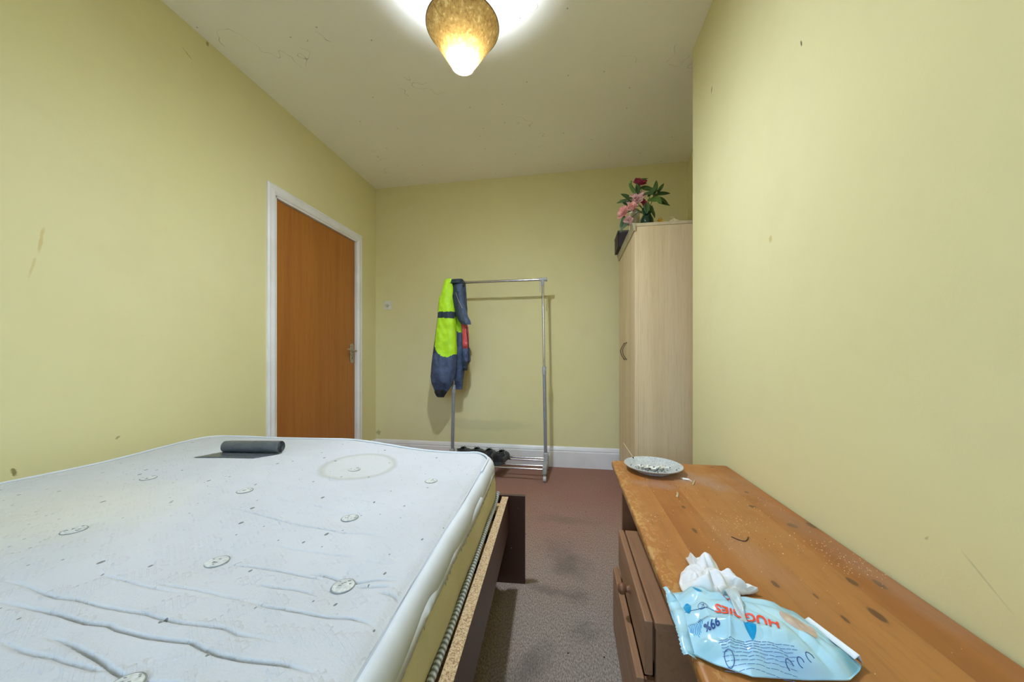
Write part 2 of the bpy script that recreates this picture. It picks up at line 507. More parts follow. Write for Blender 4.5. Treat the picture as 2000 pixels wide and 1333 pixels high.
en.inputs[0].default_value = (0.77, 0.865, 1.0, 1); en.inputs[1].default_value = BULB
# frosted LED dome: brightest at the crown, weaker towards its base
etc = e.nodes.new('ShaderNodeTexCoord'); esp = e.nodes.new('ShaderNodeSeparateXYZ'); emr = e.nodes.new('ShaderNodeMapRange')
e.links.new(etc.outputs['Object'], esp.inputs[0]); e.links.new(esp.outputs['Z'], emr.inputs[0])
emr.inputs[1].default_value = LZ - 0.002; emr.inputs[2].default_value = LZ + 0.030; emr.inputs[3].default_value = BULB; emr.inputs[4].default_value = BULB * 0.15
e.links.new(emr.outputs[0], en.inputs[1])
e.links.new(en.outputs[0], e.nodes['Material Output'].inputs[0])
m = MB(); m.lathe([(0.0001, -0.020), (0.014, -0.0175), (0.026, -0.009), (0.034, 0.002), (0.037, 0.014), (0.036, 0.028), (0.030, 0.045), (0.024, 0.055), (0.0001, 0.0552)], (LX, LY, LZ), 20)
bulb = m.build('bulb', em, lamp)
m = MB(); m.lathe([(0.0001, 0.0556), (0.0245, 0.0556), (0.020, 0.068), (0.014, 0.078), (0.0001, 0.078)], (LX, LY, LZ), 20)
m.build('bulb_housing', plain('bulb_white_plastic', srgb(235, 235, 235), 0.4), bulb)
m = MB(); m.lathe([(0.0001, 0.0785), (0.0135, 0.0785), (0.0135, 0.086), (0.020, 0.090), (0.020, 0.125), (0.012, 0.135), (0.0001, 0.137)], (LX, LY, LZ), 20); m.build('bulb_holder', M_plastic, lamp)
m = MB()
for k in range(3):
    a = 2 * PI * k / 3
    m.tube([(LX + 0.018 * math.cos(a), LY + 0.018 * math.sin(a), LZ + 0.105), (LX + 0.125 * math.cos(a), LY + 0.125 * math.sin(a), LZ + 0.125)], 0.0015, 6)
m.build('shade_carrier', M_brass, lamp)
m = MB(); m.tube([(LX, LY, LZ + 0.13), (LX, LY, ZC - 0.02)], 0.0032, 8); m.build('cord', M_plastic, lamp)
m = MB(); m.lathe([(0.0001, -0.026), (0.02, -0.026), (0.045, -0.010), (0.048, 0.0), (0.0001, 0.0)], (LX, LY, ZC), 24); m.build('ceiling_rose', M_plastic, lamp)

# ---------------------------------------------------------------- wardrobe
WXF, WYN, WYFar, WZ = 0.404, 2.245, 2.915, 1.80
wd_ = thing('wardrobe', 'tall pale maple wardrobe with two doors and arched handles standing in the alcove', 'wardrobe', (0.68, 2.6, 0))
m = MB(); m.box((WXF + 0.020, WYN, 0.0), (XA - 0.01, WYN + 0.018, WZ - 0.02)); m.build('side_panel', M_maple, wd_, smooth=False, bevel=0.0015)
m = MB(); m.box((WXF + 0.020, WYFar - 0.018, 0.0), (XA - 0.01, WYFar, WZ - 0.02)); m.build('side_panel', M_maple, wd_, smooth=False, bevel=0.0015)
m = MB(); m.box((WXF + 0.02, WYN + 0.018, 0.06), (XA - 0.014, WYFar - 0.018, 0.078)); m.build('bottom_panel', M_maple, wd_, smooth=False)
m = MB(); m.box((XA - 0.016, WYN + 0.018, 0.06), (XA - 0.011, WYFar - 0.018, WZ - 0.02)); m.build('back_panel', M_maple, wd_, smooth=False)
m = MB(); m.box((WXF + 0.035, WYN + 0.018, 0.0), (WXF + 0.05, WYFar - 0.018, 0.06)); m.build('plinth', M_maple, wd_, smooth=False)
m = MB(); m.box((WXF + 0.004, WYN - 0.004, WZ - 0.02), (XA - 0.01, WYFar + 0.004, WZ)); m.build('top_panel', M_maple_dull, wd_, smooth=False, bevel=0.002)
# cornice with three ridges along the front
CP = [(0.004, WZ), (-0.016, WZ), (-0.018, WZ - 0.008), (-0.013, WZ - 0.012), (-0.016, WZ - 0.018), (-0.011, WZ - 0.024), (-0.013, WZ - 0.030), (-0.008, WZ - 0.036), (-0.009, WZ - 0.046), (0.004, WZ - 0.048)]
m = MB(); m.prism([(WXF + a, b) for a, b in CP], 1, WYN - 0.010, WYFar + 0.006)
c_ = m.build('cornice', plain('grey_cornice', srgb(178, 170, 140), 0.45), wd_, smooth=False); m = MB(); m.box((WXF + 0.001, WYN, WZ - 0.052), (WXF + 0.0195, WYFar, WZ - 0.0205)); m.build('top_rail', M_maple, wd_, smooth=False)
m = MB(); m.box((WXF + 0.001, WYN, 0.0), (WXF + 0.0195, WYN + 0.0015, WZ - 0.052)); m.build('edge_strip', M_maple, wd_, smooth=False)
c_['label'] = 'ridged grey-green cornice strip'
ymid = (WYN + WYFar) / 2
M_hand = plain('antique_bronze', srgb(120, 100, 78), 0.35, 0.9)
for (a, b, hy) in ((WYN + 0.002, ymid - 0.0015, ymid - 0.045), (ymid + 0.0015, WYFar - 0.002, ymid + 0.045)):
    m = MB(); m.box((WXF, a, 0.062), (WXF + 0.018, b, WZ - 0.05)); d_ = m.build('door', M_maple, wd_, smooth=False, bevel=0.0015)
    m = MB()
    pts = []
    for k in range(13):
        t = k / 12
        pts.append((WXF - 0.003 - 0.028 * math.sin(PI * t), hy, 0.945 + 0.125 * t))
    m.tube(pts, [0.0055 if k in (0, 12) else 0.0038 for k in range(13)], 10)
    m.build('door_handle', M_hand, d_)

# objects on the wardrobe
bx = thing('storage_box', 'small black open box at the far end of the wardrobe top overhanging its front', 'box', (0.43, 2.80, WZ))
M_blk = plain('black_card', srgb(52, 44, 50), 0.6)
m = MB()
X0, X1, Y0, Y1, Z0, Z1 = 0.365, 0.52, 2.70, 2.90, WZ + 0.0005, WZ + 0.125
m.box((X0, Y0, Z0), (X1, Y1, Z0 + 0.003)); m.box((X0, Y0, Z0), (X0 + 0.003, Y1, Z1)); m.box((X1 - 0.003, Y0, Z0), (X1, Y1, Z1))
m.box((X0, Y0, Z0), (X1, Y0 + 0.003, Z1)); m.box((X0, Y1 - 0.003, Z0), (X1, Y1, Z1))
m.build('box_body', M_blk, bx, smooth=False)
m = MB(); m.box((X0 - 0.002, Y0 - 0.002, Z1 - 0.012), (X0 + 0.004, Y1 + 0.002, Z1 + 0.001)); m.box((X0 - 0.002, Y0 - 0.002, Z1 - 0.012), (X1 + 0.002, Y0 + 0.004, Z1 + 0.001))
m.build('box_rim', plain('grey_rim', srgb(95, 88, 84), 0.5), bx, smooth=False)

wv = MB()
VX, VY = 0.441, 2.47
wv.lathe([(0.0001, 0.0), (0.031, 0.0), (0.034, 0.004), (0.0355, 0.05), (0.0355, 0.12), (0.034, 0.165), (0.031, 0.176), (0.028, 0.178), (0.026, 0.176), (0.030, 0.16), (0.031, 0.01), (0.0001, 0.008)], (VX, VY, WZ), 32)
q = plain('white_ceramic', srgb(226, 224, 208), 0.25)
tag(wv.build('vase', q), 'tall white ceramic cylinder vase at the front edge of the wardrobe top', 'vase')
gv = MB()
GX, GY = 0.497, 2.345
gv.lathe([(0.0001, 0.0), (0.026, 0.0), (0.036, 0.012), (0.042, 0.035), (0.040, 0.058), (0.030, 0.078), (0.024, 0.092), (0.029, 0.104), (0.026, 0.104), (0.021, 0.092), (0.027, 0.077), (0.037, 0.056), (0.039, 0.035), (0.033, 0.014), (0.0001, 0.006)], (GX, GY, WZ), 32)
q = NT('dark_green_glass', 0.08, srgb(20, 52, 38)); q.b.inputs['Transmission Weight'].default_value = 0.4
q.base(q.mix(q.noise(20, 2), srgb(18, 48, 34), srgb(30, 66, 46)))
tag(gv.build('glass_vase', q), 'round dark green glass vase holding the flowers beside the white vase', 'vase')

# bouquet
bq = thing('artificial_bouquet', 'bunch of pink artificial peonies with dark green leaves on the wardrobe', 'flowers', (GX, GY, WZ + 0.1))
M_leaf = NT('leaf_green', 0.45); M_leaf.base(M_leaf.mix(M_leaf.remap(M_leaf.noise(12, 3), 0.3, 0.7), srgb(38, 66, 36), srgb(72, 98, 44)))
M_leaf2 = NT('leaf_green_pale', 0.45); M_leaf2.base(M_leaf2.mix(M_leaf2.remap(M_leaf2.noise(12, 3), 0.3, 0.7), srgb(84, 116, 52), srgb(108, 136, 66)))
M_pink = NT('petal_pink', 0.6); M_pink.base(M_pink.mix(M_pink.remap(M_pink.noise(50, 3), 0.3, 0.7), srgb(236, 180, 168), srgb(200, 112, 108)))
M_rose = NT('petal_pale', 0.6); M_rose.base(M_rose.mix(M_rose.remap(M_rose.noise(50, 3), 0.3, 0.7), srgb(226, 186, 178), srgb(178, 120, 120)))
M_mag = NT('petal_magenta', 0.6); M_mag.base(M_mag.mix(M_mag.remap(M_mag.noise(50, 3), 0.3, 0.7), srgb(176, 50, 82), srgb(120, 26, 52)))
M_stem = plain('stem_green', srgb(70, 84, 44), 0.5)
def leaf(c, d, up, L, W, mat, name='leaf', bend=0.25):
    d = Vector(d).normalized(); up = Vector(up); s_ = d.cross(up).normalized(); n_ = s_.cross(d).normalized(); c = Vector(c)
    m = MB()
    def F(u, v):
        w = W * math.sin(PI * min(1, v * 0.96 + 0.04)) ** 0.8 * (1 - 0.25 * v)
        x = (u - 0.5) * 2
        return c + d * (L * v) - n_ * (bend * L * v * v) + s_ * (w * x) + n_ * (abs(x) * w * 0.35)
    m.grid(F, 5, 9)
    return m.build(name, mat, bq, solid=0.0012)
def peony(c, R, mat, axis, n=44, name='flower'):
    c = Vector(c); ax = Vector(axis).normalized()
    rot = Vector((0, 0, 1)).rotation_difference(ax).to_matrix()
    m = MB()
    for i in range(n):
        f = i / n
        az = i * 2.399963
        tilt = lerp(0.15, 1.35, f)       # from closed centre to open outside
        L = R * lerp(0.55, 1.05, f); W = R * lerp(0.22, 0.36, f) * random.uniform(0.8, 1.2); L *= random.uniform(0.82, 1.15)
        ph = random.uniform(-0.2, 0.2)
        def F(u, v, az=az, tilt=tilt, L=L, W=W, ph=ph):
            x = (u - 0.5) * 2
            w = W * (math.sin(PI * (0.12 + 0.75 * v))) 
            a = tilt * v + 0.1 + ph * v
            rr = L * (v * math.sin(tilt) * (0.6 + 0.4 * v)) + 0.08 * R
            zz = L * v * math.cos(tilt * 0.9) + 0.12 * R * math.sin(7 * x + az) * v * 0.4
            rr -= 0.25 * W * x * x * (1 - v * 0.3)
            p = Vector((math.cos(az) * rr - math.sin(az) * w * x, math.sin(az) * rr + math.cos(az) * w * x, zz))
            return c + rot @ p
        m.grid(F, 5, 5)
    return m.build(name, mat, bq, solid=0.0008)
base_ = Vector((GX, GY, WZ + 0.095))
fl = [((0.365, 2.36, 1.915), 0.046, M_pink, (-0.7, -0.6, 0.3)), ((0.437, 2.35, 1.985), 0.050, M_rose, (-0.3, -0.8, 0.4)),
      ((0.458, 2.38, 2.105), 0.044, M_mag, (0.1, -0.75, 0.6)), ((0.405, 2.33, 1.94), 0.030, M_pink, (-0.2, -0.9, 0.1)),
      ((0.385, 2.34, 1.862), 0.030, M_rose, (-0.4, -0.8, -0.5)), ((0.535, 2.38, 2.06), 0.017, M_rose, (0.3, -0.6, 0.6)), ((0.475, 2.33, 1.955), 0.026, M_mag, (0.2, -0.9, 0.2))]
for c, R, mt, ax in fl:
    peony(c, R * 1.08, mt, ax, 52 if R > 0.028 else 20)
    c = Vector(c); mid = (c + base_) / 2 + Vector((0, 0, 0.03))
    m = MB(); m.tube([base_, mid, c], 0.0022, 6); m.build('stem', M_stem, bq)
lv_ = [((0.55, 2.37, 2.03), (0.15, 0, 1), 0.10, 0.017), ((0.565, 2.36, 2.03), (0.6, 0, 1), 0.085, 0.013), ((0.545, 2.37, 2.02), (-0.3, 0, 1), 0.07, 0.012),
       ((0.55, 2.36, 2.02), (1, 0, 0.15), 0.10, 0.018), ((0.55, 2.35, 2.0), (1, 0, -0.35), 0.095, 0.018), ((0.53, 2.34, 2.0), (0.7, -0.3, -0.5), 0.075, 0.024), ((0.57, 2.36, 1.97), (0.9, 0, -0.2), 0.08, 0.013),
       ((0.47, 2.35, 2.06), (1, 0.0, -0.12), 0.11, 0.018), ((0.45, 2.36, 2.07), (0.8, 0, 0.2), 0.08, 0.014), ((0.43, 2.36, 2.03), (-0.5, 0, 1), 0.09, 0.016), ((0.41, 2.37, 2.0), (-0.8, 0, 0.6), 0.09, 0.019),
       ((0.40, 2.35, 1.99), (-1, 0, 0.1), 0.09, 0.017), ((0.38, 2.36, 1.96), (-0.7, 0, 0.8), 0.07, 0.012), ((0.36, 2.35, 1.90), (-0.4, -0.1, -1), 0.085, 0.013), ((0.355, 2.35, 1.87), (-0.25, -0.1, -1), 0.09, 0.010),
       ((0.40, 2.34, 1.86), (-0.9, -0.1, -0.7), 0.10, 0.013), ((0.38, 2.36, 1.93), (-0.9, 0, -0.5), 0.06, 0.011), ((0.44, 2.33, 2.02), (-0.2, -0.5, 0.9), 0.07, 0.019), ((0.42, 2.34, 1.97), (-0.9, -0.3, 0.5), 0.075, 0.022),
       ((0.50, 2.33, 2.00), (0.5, -0.2, 0.6), 0.09, 0.018), ((0.50, 2.34, 1.98), (0.9, -0.1, 0.0), 0.08, 0.02), ((0.47, 2.33, 1.93), (0.3, -0.3, -1), 0.07, 0.02), ((0.50, 2.34, 1.95), (0.6, -0.2, -0.9), 0.07, 0.018),
       ((0.52, 2.34, 1.93), (0.5, 0, -1), 0.07, 0.012), ((0.49, 2.32, 1.96), (0.0, -0.3, -1), 0.08, 0.022), ((0.40, 2.36, 2.08), (-0.3, 0, 1), 0.035, 0.010), ((0.445, 2.37, 2.13), (0.9, 0, 0.15), 0.07, 0.008),
       ((0.47, 2.34, 2.02), (0.4, -0.6, -0.2), 0.08, 0.02), ((0.46, 2.35, 2.03), (-0.2, -0.4, -0.9), 0.06, 0.016)]
for i, (c, d, L, W) in enumerate(lv_):
    leaf(c, d, (0, -1, 0.35), L, W, M_leaf2 if i in (5, 9, 20, 25) else M_leaf, bend=random.uniform(0.05, 0.3))
for c in ((0.55, 2.36, 2.03), (0.45, 2.36, 2.07), (0.41, 2.37, 2.0), (0.40, 2.36, 2.11), (0.535, 2.35, 1.95), (0.37, 2.36, 1.93)):
    c = Vector(c); m = MB(); m.tube([base_, (base_ + c) / 2 + Vector((0.005, 0, 0.01)), c], 0.002, 6); m.build('stem', M_stem, bq)
m = MB(); m.lathe([(0.0001, 0.022), (0.006, 0.018), (0.009, 0.008), (0.006, 0.0), (0.0001, 0.0)], (0.40, 2.36, 2.108), 12); m.build('flower_bud', M_leaf2, bq)

# gold ornament (crumpled wire tinsel) and shell
m = MB()
for k in range(26):
    a = random.uniform(0, 2 * PI); b_ = random.uniform(0.1, 1.4); L = random.uniform(0.014, 0.034)
    d = Vector((math.cos(a) * math.cos(b_), math.sin(a) * math.cos(b_) * 0.5, math.sin(b_)))
    c = Vector((0.556, 2.262, WZ + 0.003))
    p2 = c + d * L
    m.tube([c, (c + p2) / 2 + Vector((random.uniform(-.004, .004), 0, 0.003)), p2], [0.0022, 0.0016, 0.0012], 5)
    s_ = 0.0028
    m.lathe([(0.0001, -s_), (s_, 0), (0.0001, s_)], p2, 6)
tag(m.build('gold_ornament', plain('gold_foil', srgb(236, 190, 80), 0.25, 0.9)), 'tiny crumpled gold foil ornament on top of the wardrobe', 'ornament')
m = MB()
def F(u, v):
    a = 2 * PI * u; r = v * 0.058 * (1 + 0.18 * math.sin(a * 5 + 0.6) + 0.1 * math.sin(a * 9))
    z = 0.034 * (1 - v) ** 1.6 + 0.004 * math.sin(a * 11) * v * (1 - v) * 2 + 0.001
    return (0.645 + r * math.cos(a), 2.285 + 0.65 * r * math.sin(a), WZ + max(0.0005, z))
m.grid(F, 60, 14, wrapu=True)
sh = m.build('seashell', plain('shell_beige', srgb(214, 192, 150), 0.5, vary=0.15, nscale=60), solid=0.0015)
tag(sh, 'pale pointed seashell lying on the wardrobe top near the wall', 'seashell')
m = MB()
for k in range(9):
    m.lathe([(0.0001, -0.003), (0.003, 0), (0.0001, 0.003)], (0.632 + 0.012 * random.uniform(-1, 1), 2.283, WZ + 0.036 + 0.006 * random.random()), 6)
m.build('shell_tip', plain('pale_shell_tip', srgb(235, 220, 170), 0.4), sh)

# ---------------------------------------------------------------- garment rack
RY = 2.80
rack = thing('garment_rack', 'chrome and grey clothes rail on castors standing against the back wall', 'clothes rack', (-0.59, RY, 0))
M_chrome = plain('chrome_tube', srgb(205, 200, 200), 0.16, 1.0, vary=0.03)
M_grey = plain('grey_painted_tube', srgb(150, 153, 162), 0.35, 0.35)
M_gplas = plain('grey_plastic', srgb(168, 170, 172), 0.4)
M_cast = plain('castor_plastic', srgb(190, 192, 198), 0.4)
def post(xt, xb, zj, top):
    f = lambda z: lerp(xb, xt, z / 1.6)
    m = MB(); m.tube([(f(0.13), RY, 0.13), (f(zj), RY, zj)], 0.0135, 16); p1 = m.build('lower_post', M_grey, rack)
    m = MB(); m.tube([(f(zj - 0.02), RY, zj - 0.02), (f(1.6), RY, 1.585)], 0.0095, 16); m.build('upper_post', M_chrome, rack)
    m = MB(); m.tube([(f(zj - 0.035), RY, zj - 0.035), (f(zj + 0.03), RY, zj + 0.03)], 0.0165, 16); m.tube([(f(zj) + 0.005, RY - 0.012, zj), (f(zj) + 0.012, RY - 0.034, zj)], 0.007, 10)
    m.build('height_clamp', M_gplas, rack)
    # foot
    m = MB()
    m.box((f(0) - 0.016, RY - 0.17, 0.062), (f(0) + 0.016, RY + 0.17, 0.125)); m.box((f(0) - 0.018, RY - 0.025, 0.10), (f(0) + 0.018, RY + 0.025, 0.19))
    ft = m.build('foot', M_gplas, rack, bevel=0.008, seg=3)
    for yy in (RY - 0.145, RY + 0.145):
        m = MB(); m.tube([(f(0) - 0.012, yy, 0.024), (f(0) + 0.012, yy, 0.024)], [0.024, 0.024], 20); m.tube([(f(0), yy, 0.035), (f(0), yy, 0.065)], 0.009, 10)
        m.build('castor', M_cast, ft, bevel=0.003)
post(-0.214, -0.188, 0.86, 1.6); post(-0.955, -0.985, 0.70, 1.6)
m = MB(); m.tube([(-0.985, RY, 1.60), (-0.185, RY, 1.60)], 0.0105, 18); m.build('hanging_rail', M_chrome, rack)
for x, sx in ((-0.214, 1), (-0.955, -1)):
    m = MB(); m.tube([(x - 0.03 * 1, RY, 1.60), (x + 0.03, RY, 1.60)], 0.0145, 16); m.tube([(x, RY, 1.60), (x, RY, 1.55)], 0.0135, 16); m.tube([(x + sx * 0.028, RY, 1.60), (x + sx * 0.036, RY, 1.60)], 0.018, 16)
    m.build('corner_joint', M_gplas, rack)
m = MB(); m.tube([(-0.235, RY - 0.006, 1.575), (-0.235, RY - 0.006, 1.50)], 0.0035, 8); m.tube([(-0.235, RY - 0.006, 1.50), (-0.232, RY - 0.006, 1.497)], 0.0045, 8); m.build('end_hook', M_cast, rack)
for yy in (RY - 0.15, RY - 0.065, RY + 0.085, RY + 0.15):
    m = MB(); m.tube([(-0.985, yy, 0.098), (-0.19, yy, 0.098)], 0.0075, 12); m.build('shelf_rod', M_chrome, rack)

# ---------------------------------------------------------------- jacket on the rack
jk = thing('work_jacket', 'navy and fluorescent yellow work jacket hung over the left end of the clothes rail', 'jacket', (-0.98, 2.78, 1.6))
UX = lambda p: -0.991 + (p - 878) * 0.00448
UZ = lambda p: 1.62 - (p - 546) * 0.0043
q = NT('navy_polyester', 0.6); q.base(q.mix(q.remap(q.noise(25, 4), 0.3, 0.7), srgb(52, 66, 92), srgb(74, 88, 120))); q.bump(q.noise(14, 4, 0.6, dist=0.8), 0.5, 0.02); M_navy = q
q = NT('dark_navy_tape', 0.55); q.base(q.mix(q.noise(60, 2), srgb(34, 48, 62), srgb(46, 60, 74))); M_dnavy = q
q = NT('fluorescent_yellow_fabric', 0.6); cc = q.mix(q.remap(q.noise(18, 4), 0.3, 0.75), srgb(192, 240, 30), srgb(170, 222, 38)); q.base(cc); q.bump(q.noise(12, 4, 0.6, dist=0.8), 0.4, 0.02); M_hi = q
q = NT('red_lining', 0.5); q.base(q.mix(q.noise(30, 3), srgb(190, 60, 66), srgb(214, 92, 92))); q.bump(q.noise(20, 3), 0.5, 0.02); M_red = q
M_black = plain('black_knit', srgb(26, 26, 30), 0.8)
def cloth(name, rows, yc, dep, mats, mif=None, parent=jk, fold=0.004, fs=6, nr=110, nc=40, seed=0, rowy=None):
    """rows: (pz, left px, right px) in photo-like units; elliptical section, folds added"""
    zs = [r[0] for r in rows]
    m = MB()
    def F(u, v):
        pz = lerp(zs[0], zs[-1], v)
        l = interp(pz, zs, [r[1] for r in rows]); r_ = interp(pz, zs, [r[2] for r in rows])
        dd = interp(pz, zs, [r[3] if len(r) > 3 else dep for r in rows])
        cx = (UX(l) + UX(r_)) / 2; hw = (UX(r_) - UX(l)) / 2
        a = 2 * PI * u
        ca, sa = math.cos(a), math.sin(a)
        ca = math.copysign(abs(ca) ** 0.8, ca); sa = math.copysign(abs(sa) ** 0.8, sa)
        X = cx + hw * ca; Z = UZ(pz)
        k = min(1, v * 8, (1 - v) * 12)
        f = fold * (nz(X * fs * 2.2, Z * fs * 0.7, seed) * 1.6 + 0.6 * nz(X * fs * 6, Z * fs * 3, seed + 9)) * 2
        yb = yc + (rowy(pz) if rowy else 0)
        return Vector((X + 0.3 * f * abs(sa), yb + dd * sa * (0.35 + 0.65 * k) + f * k * sa, Z + 0.3 * f * k))
    m.grid(F, nc, nr, wrapu=True, mif=mif)
    n0 = len(m.v) - nc * nr
    m.add([m.v[n0 + i] for i in range(nc)], [tuple(range(nc))]); m.add([m.v[n0 + (nr-1)*nc + i] for i in range(nc)], [tuple(range(nc))])
    return m.build(name, mats, parent, angle=80)
PXf = lambda X: 878 + (X + 0.991) / 0.00448
PZf = lambda Z: 546 + (1.62 - Z) / 0.0043
def sleeve_col(c):
    x, z = PXf(c.x), PZf(c.z)
    # navy strip down the left; yellow panel with rounded foot; dark tape across
    le = interp(z, [546, 583, 590, 640, 676, 690, 697, 699], [866, 858.5, 861, 857, 853, 856, 868, 880])
    re = 893
    if z < 699 - max(0, 0) and x > le and x < re and z < interp(x, [853, 860, 870, 880, 892], [676, 690, 697, 698, 692]):
        if 611 < z < 622.5 + (x - 860) * 0.05 and x < 890 and c.y < 2.80: return 2
        return 1
    if x < le + 0.5 and z > 583 and z < 690: return 2
    return 0
cloth('body_back', [(546, 884, 903, .03), (560, 882, 904, .04), (600, 880, 906, .05), (640, 880, 905, .055), (680, 882, 903, .055), (720, 881, 902, .05), (745, 880, 898, .045), (762, 879, 897, .04)],
      2.835, 0.05, [M_navy, M_hi, M_dnavy],
      mif=lambda c: (1 if (PZf(c.z) < interp(PXf(c.x), [884, 892, 903], [640, 648, 652]) and PXf(c.x) < interp(PZf(c.z), [546, 580, 620, 652], [884, 889, 896, 904])) else 0), fold=0.006, seed=3)
cloth('sleeve', [(546, 871, 883, .03), (556, 868, 885, .045), (575, 864, 888, .05), (583, 860, 888, .05), (600, 858, 889, .05), (620, 857, 890, .052), (650, 853.5, 892, .055), (680, 849, 893, .058), (710, 845, 893, .06), (735, 843, 890, .058), (750, 845, 885, .05), (758, 848, 880, .042), (764, 850, 876, .036)],
      2.735, 0.05, [M_navy, M_hi, M_dnavy], mif=sleeve_col, fold=0.006, seed=1, nr=160, nc=56)
cloth('cuff', [(760, 851, 876, .032), (766, 850, 874, .032), (772, 853, 870, .028), (776, 856, 868, .026)], 2.735, 0.03, [M_black], fold=0.008, fs=16, seed=5, nr=20)
cloth('collar_flap', [(546, 882, 903, .012), (560, 884, 903, .016), (580, 886, 906, .016), (600, 890, 911, .016), (620, 895, 917, .014), (630, 900, 922, .012), (636, 906, 923, .010)],
      2.70, 0.015, [M_dnavy, M_navy], mif=lambda c: 1 if PXf(c.x) > interp(PZf(c.z), [546, 600, 636], [890, 903, 914]) else 0, fold=0.006, seed=8, rowy=lambda p: interp(p, [546, 580, 640], [0.07, 0.02, 0.0]))
cloth('lining', [(628, 897, 909, .02), (640, 901, 913, .022), (660, 902, 914.5, .022), (681, 903, 914.5, .02)], 2.765, 0.02, [M_red], fold=0.006, fs=12, seed=11)
cloth('front_hem', [(679, 902, 915, .03), (700, 903, 917, .034), (705, 903, 917, .034), (714, 902, 911, .03), (724, 903, 911, .02)], 2.775, 0.03, [M_navy, M_dnavy], mif=lambda c: 1 if PZf(c.z) > 706 else 0, fold=0.008, fs=12, seed=14)
cloth('shoulder', [(544.5, 874, 901, .018), (547, 872, 903, .05), (556, 870, 904, .07)], 2.775, 0.06, [M_hi, M_dnavy], mif=lambda c: 1 if PXf(c.x) > 883 else 0, fold=0.002, seed=17, nr=20)
m = MB(); m.tube([(UX(911), 2.745, UZ(640)), (UX(914), 2.745, UZ(665)), (UX(915.5), 2.745, UZ(690)), (UX(915), 2.745, UZ(706))], 0.0035, 8); m.build('zip', M_black, jk)
m = MB(); m.tube([(UX(895), 2.69, UZ(575)), (UX(900), 2.683, UZ(590)), (UX(908), 2.678, UZ(605))], 0.002, 6); m.build('piping', plain('pale_piping', srgb(160, 150, 160), 0.5), jk)

# ---------------------------------------------------------------- shoes
M_shoe = plain('black_leather', srgb(46, 48, 52), 0.4, vary=0.15)
M_sole = plain('rubber_sole', srgb(62, 64, 68), 0.7, vary=0.1)
M_lin = plain('shoe_lining', srgb(28, 24, 24), 0.85)
def shoe(cx, y0, z0, ang, label, L=0.285, flip=1):
    t = thing('shoe', label, 'shoe', (cx, y0, z0), 'black lace-up shoes on the rack shelf')
    ca, sa = math.cos(ang), math.sin(ang)
    def W(x, y, z): return Vector((cx + x * ca - y * sa, y0 + x * sa + y * ca, z0 + z))
    ys = [0, .04, .12, .3, .5, .7, .85, .95, 1.0]
    hw = [0.024, 0.036, 0.042, 0.039, 0.038, 0.048, 0.046, 0.033, 0.012]
    off = [0, 0, 0, .002, .004, .004, .0, -.004, -.006]
    top = [0.086, 0.096, 0.098, 0.088, 0.084, 0.068, 0.054, 0.042, 0.026]
    def half(v): return interp(v, ys, hw)
    m = MB()
    def FS(u, v):
        a = 2 * PI * u; w = half(v) + 0.004
        x = w * math.copysign(abs(math.cos(a)) ** 0.6, math.cos(a)); z = 0.011 + 0.011 * math.copysign(abs(math.sin(a)) ** 0.5, math.sin(a)) + (0.006 if v < 0.3 and math.sin(a) > 0 else 0)
        return W(x * flip + flip * interp(v, ys, off), L * v, z)
    m.grid(FS, 24, 30, wrapu=True)
    for j in (0, 29): m.add([m.v[j*24 + i] for i in range(24)], [tuple(range(24))])
    m.build('sole', M_sole, t)
    m = MB()
    def FU(u, v):
        v = v ** 1.6; v0 = v
        a = PI * (-0.06 + 1.12 * u); w = half(v)
        h = interp(v, ys, top)
        w *= min(1, 0.05 + math.sqrt(v0 / 0.05))
        x = w * math.copysign(abs(math.cos(a)) ** 0.7, math.cos(a)) * (1 - 0.15 * max(0, math.sin(a)))
        z = 0.020 + (h - 0.02) * abs(math.sin(a)) ** 0.8 * (1 if math.sin(a) > 0 else 0)
        # foot opening: pull the top down in the back half
        if v < 0.52:
            k = max(0, math.sin(a)) ** 3
            z -= k * 0.06 * min(1, max(0, (v - 0.03) / 0.05)) * min(1, (0.52 - v) / 0.05)
        return W(x * flip + flip * interp(v, ys, off), L * v * 0.99 + 0.001, z)
    m.grid(FU, 40, 44)
    m.build('upper', M_shoe, t, solid=0.003)
    m = MB()
    rim = []
    for k in range(25):
        a = 2 * PI * k / 24
        v = 0.28 + 0.235 * -math.cos(a); x = half(v) * 0.62 * math.sin(a)
        rim.append(W(flip * x, L * v, interp(v, ys, top) - 0.004 + 0.004 * math.cos(a)))
    m.tube(rim, 0.0042, 8, cap=False); m.build('collar', M_shoe, t)
    m = MB(); m.grid(lambda u, v: W(flip * (u - 0.5) * 0.034, L * (0.42 + 0.22 * v), 0.088 - 0.022 * v + 0.004 * math.sin(PI * u)), 6, 8); m.build('tongue', M_lin, t, solid=0.003)
    m = MB()
    for k in range(4):
        v = 0.5 + k * 0.05; z = interp(v, ys, top) + 0.005
        m.tube([W(-0.017, L * v, z - 0.004), W(0, L * (v + 0.01), z), W(0.017, L * v, z - 0.004)], 0.0016, 6)
    for sx in (-1, 1):
        m.tube([W(0, L * 0.49, 0.09), W(sx * 0.014, L * 0.49, 0.100), W(sx * 0.024, L * 0.48, 0.094), W(sx * 0.014, L * 0.48, 0.088)], 0.0015, 6)
    m.build('laces', M_lin, t)
    return t
SZ = 0.1065
shoe(-0.563, 2.655, SZ, -0.06, 'rightmost black lace-up shoe on the rack shelf, heel towards the room')
shoe(-0.662, 2.685, SZ, 0.05, 'black lace-up shoe just left of the rightmost one on the rack shelf', flip=-1)
shoe(-0.780, 2.70, SZ, 0.0, 'black shoe on the rack shelf mostly hidden behind the mattress corner, third from the right')
shoe(-0.900, 2.70, SZ, 0.0, 'leftmost black shoe on the rack shelf, with its lace loop sticking up', flip=-1)

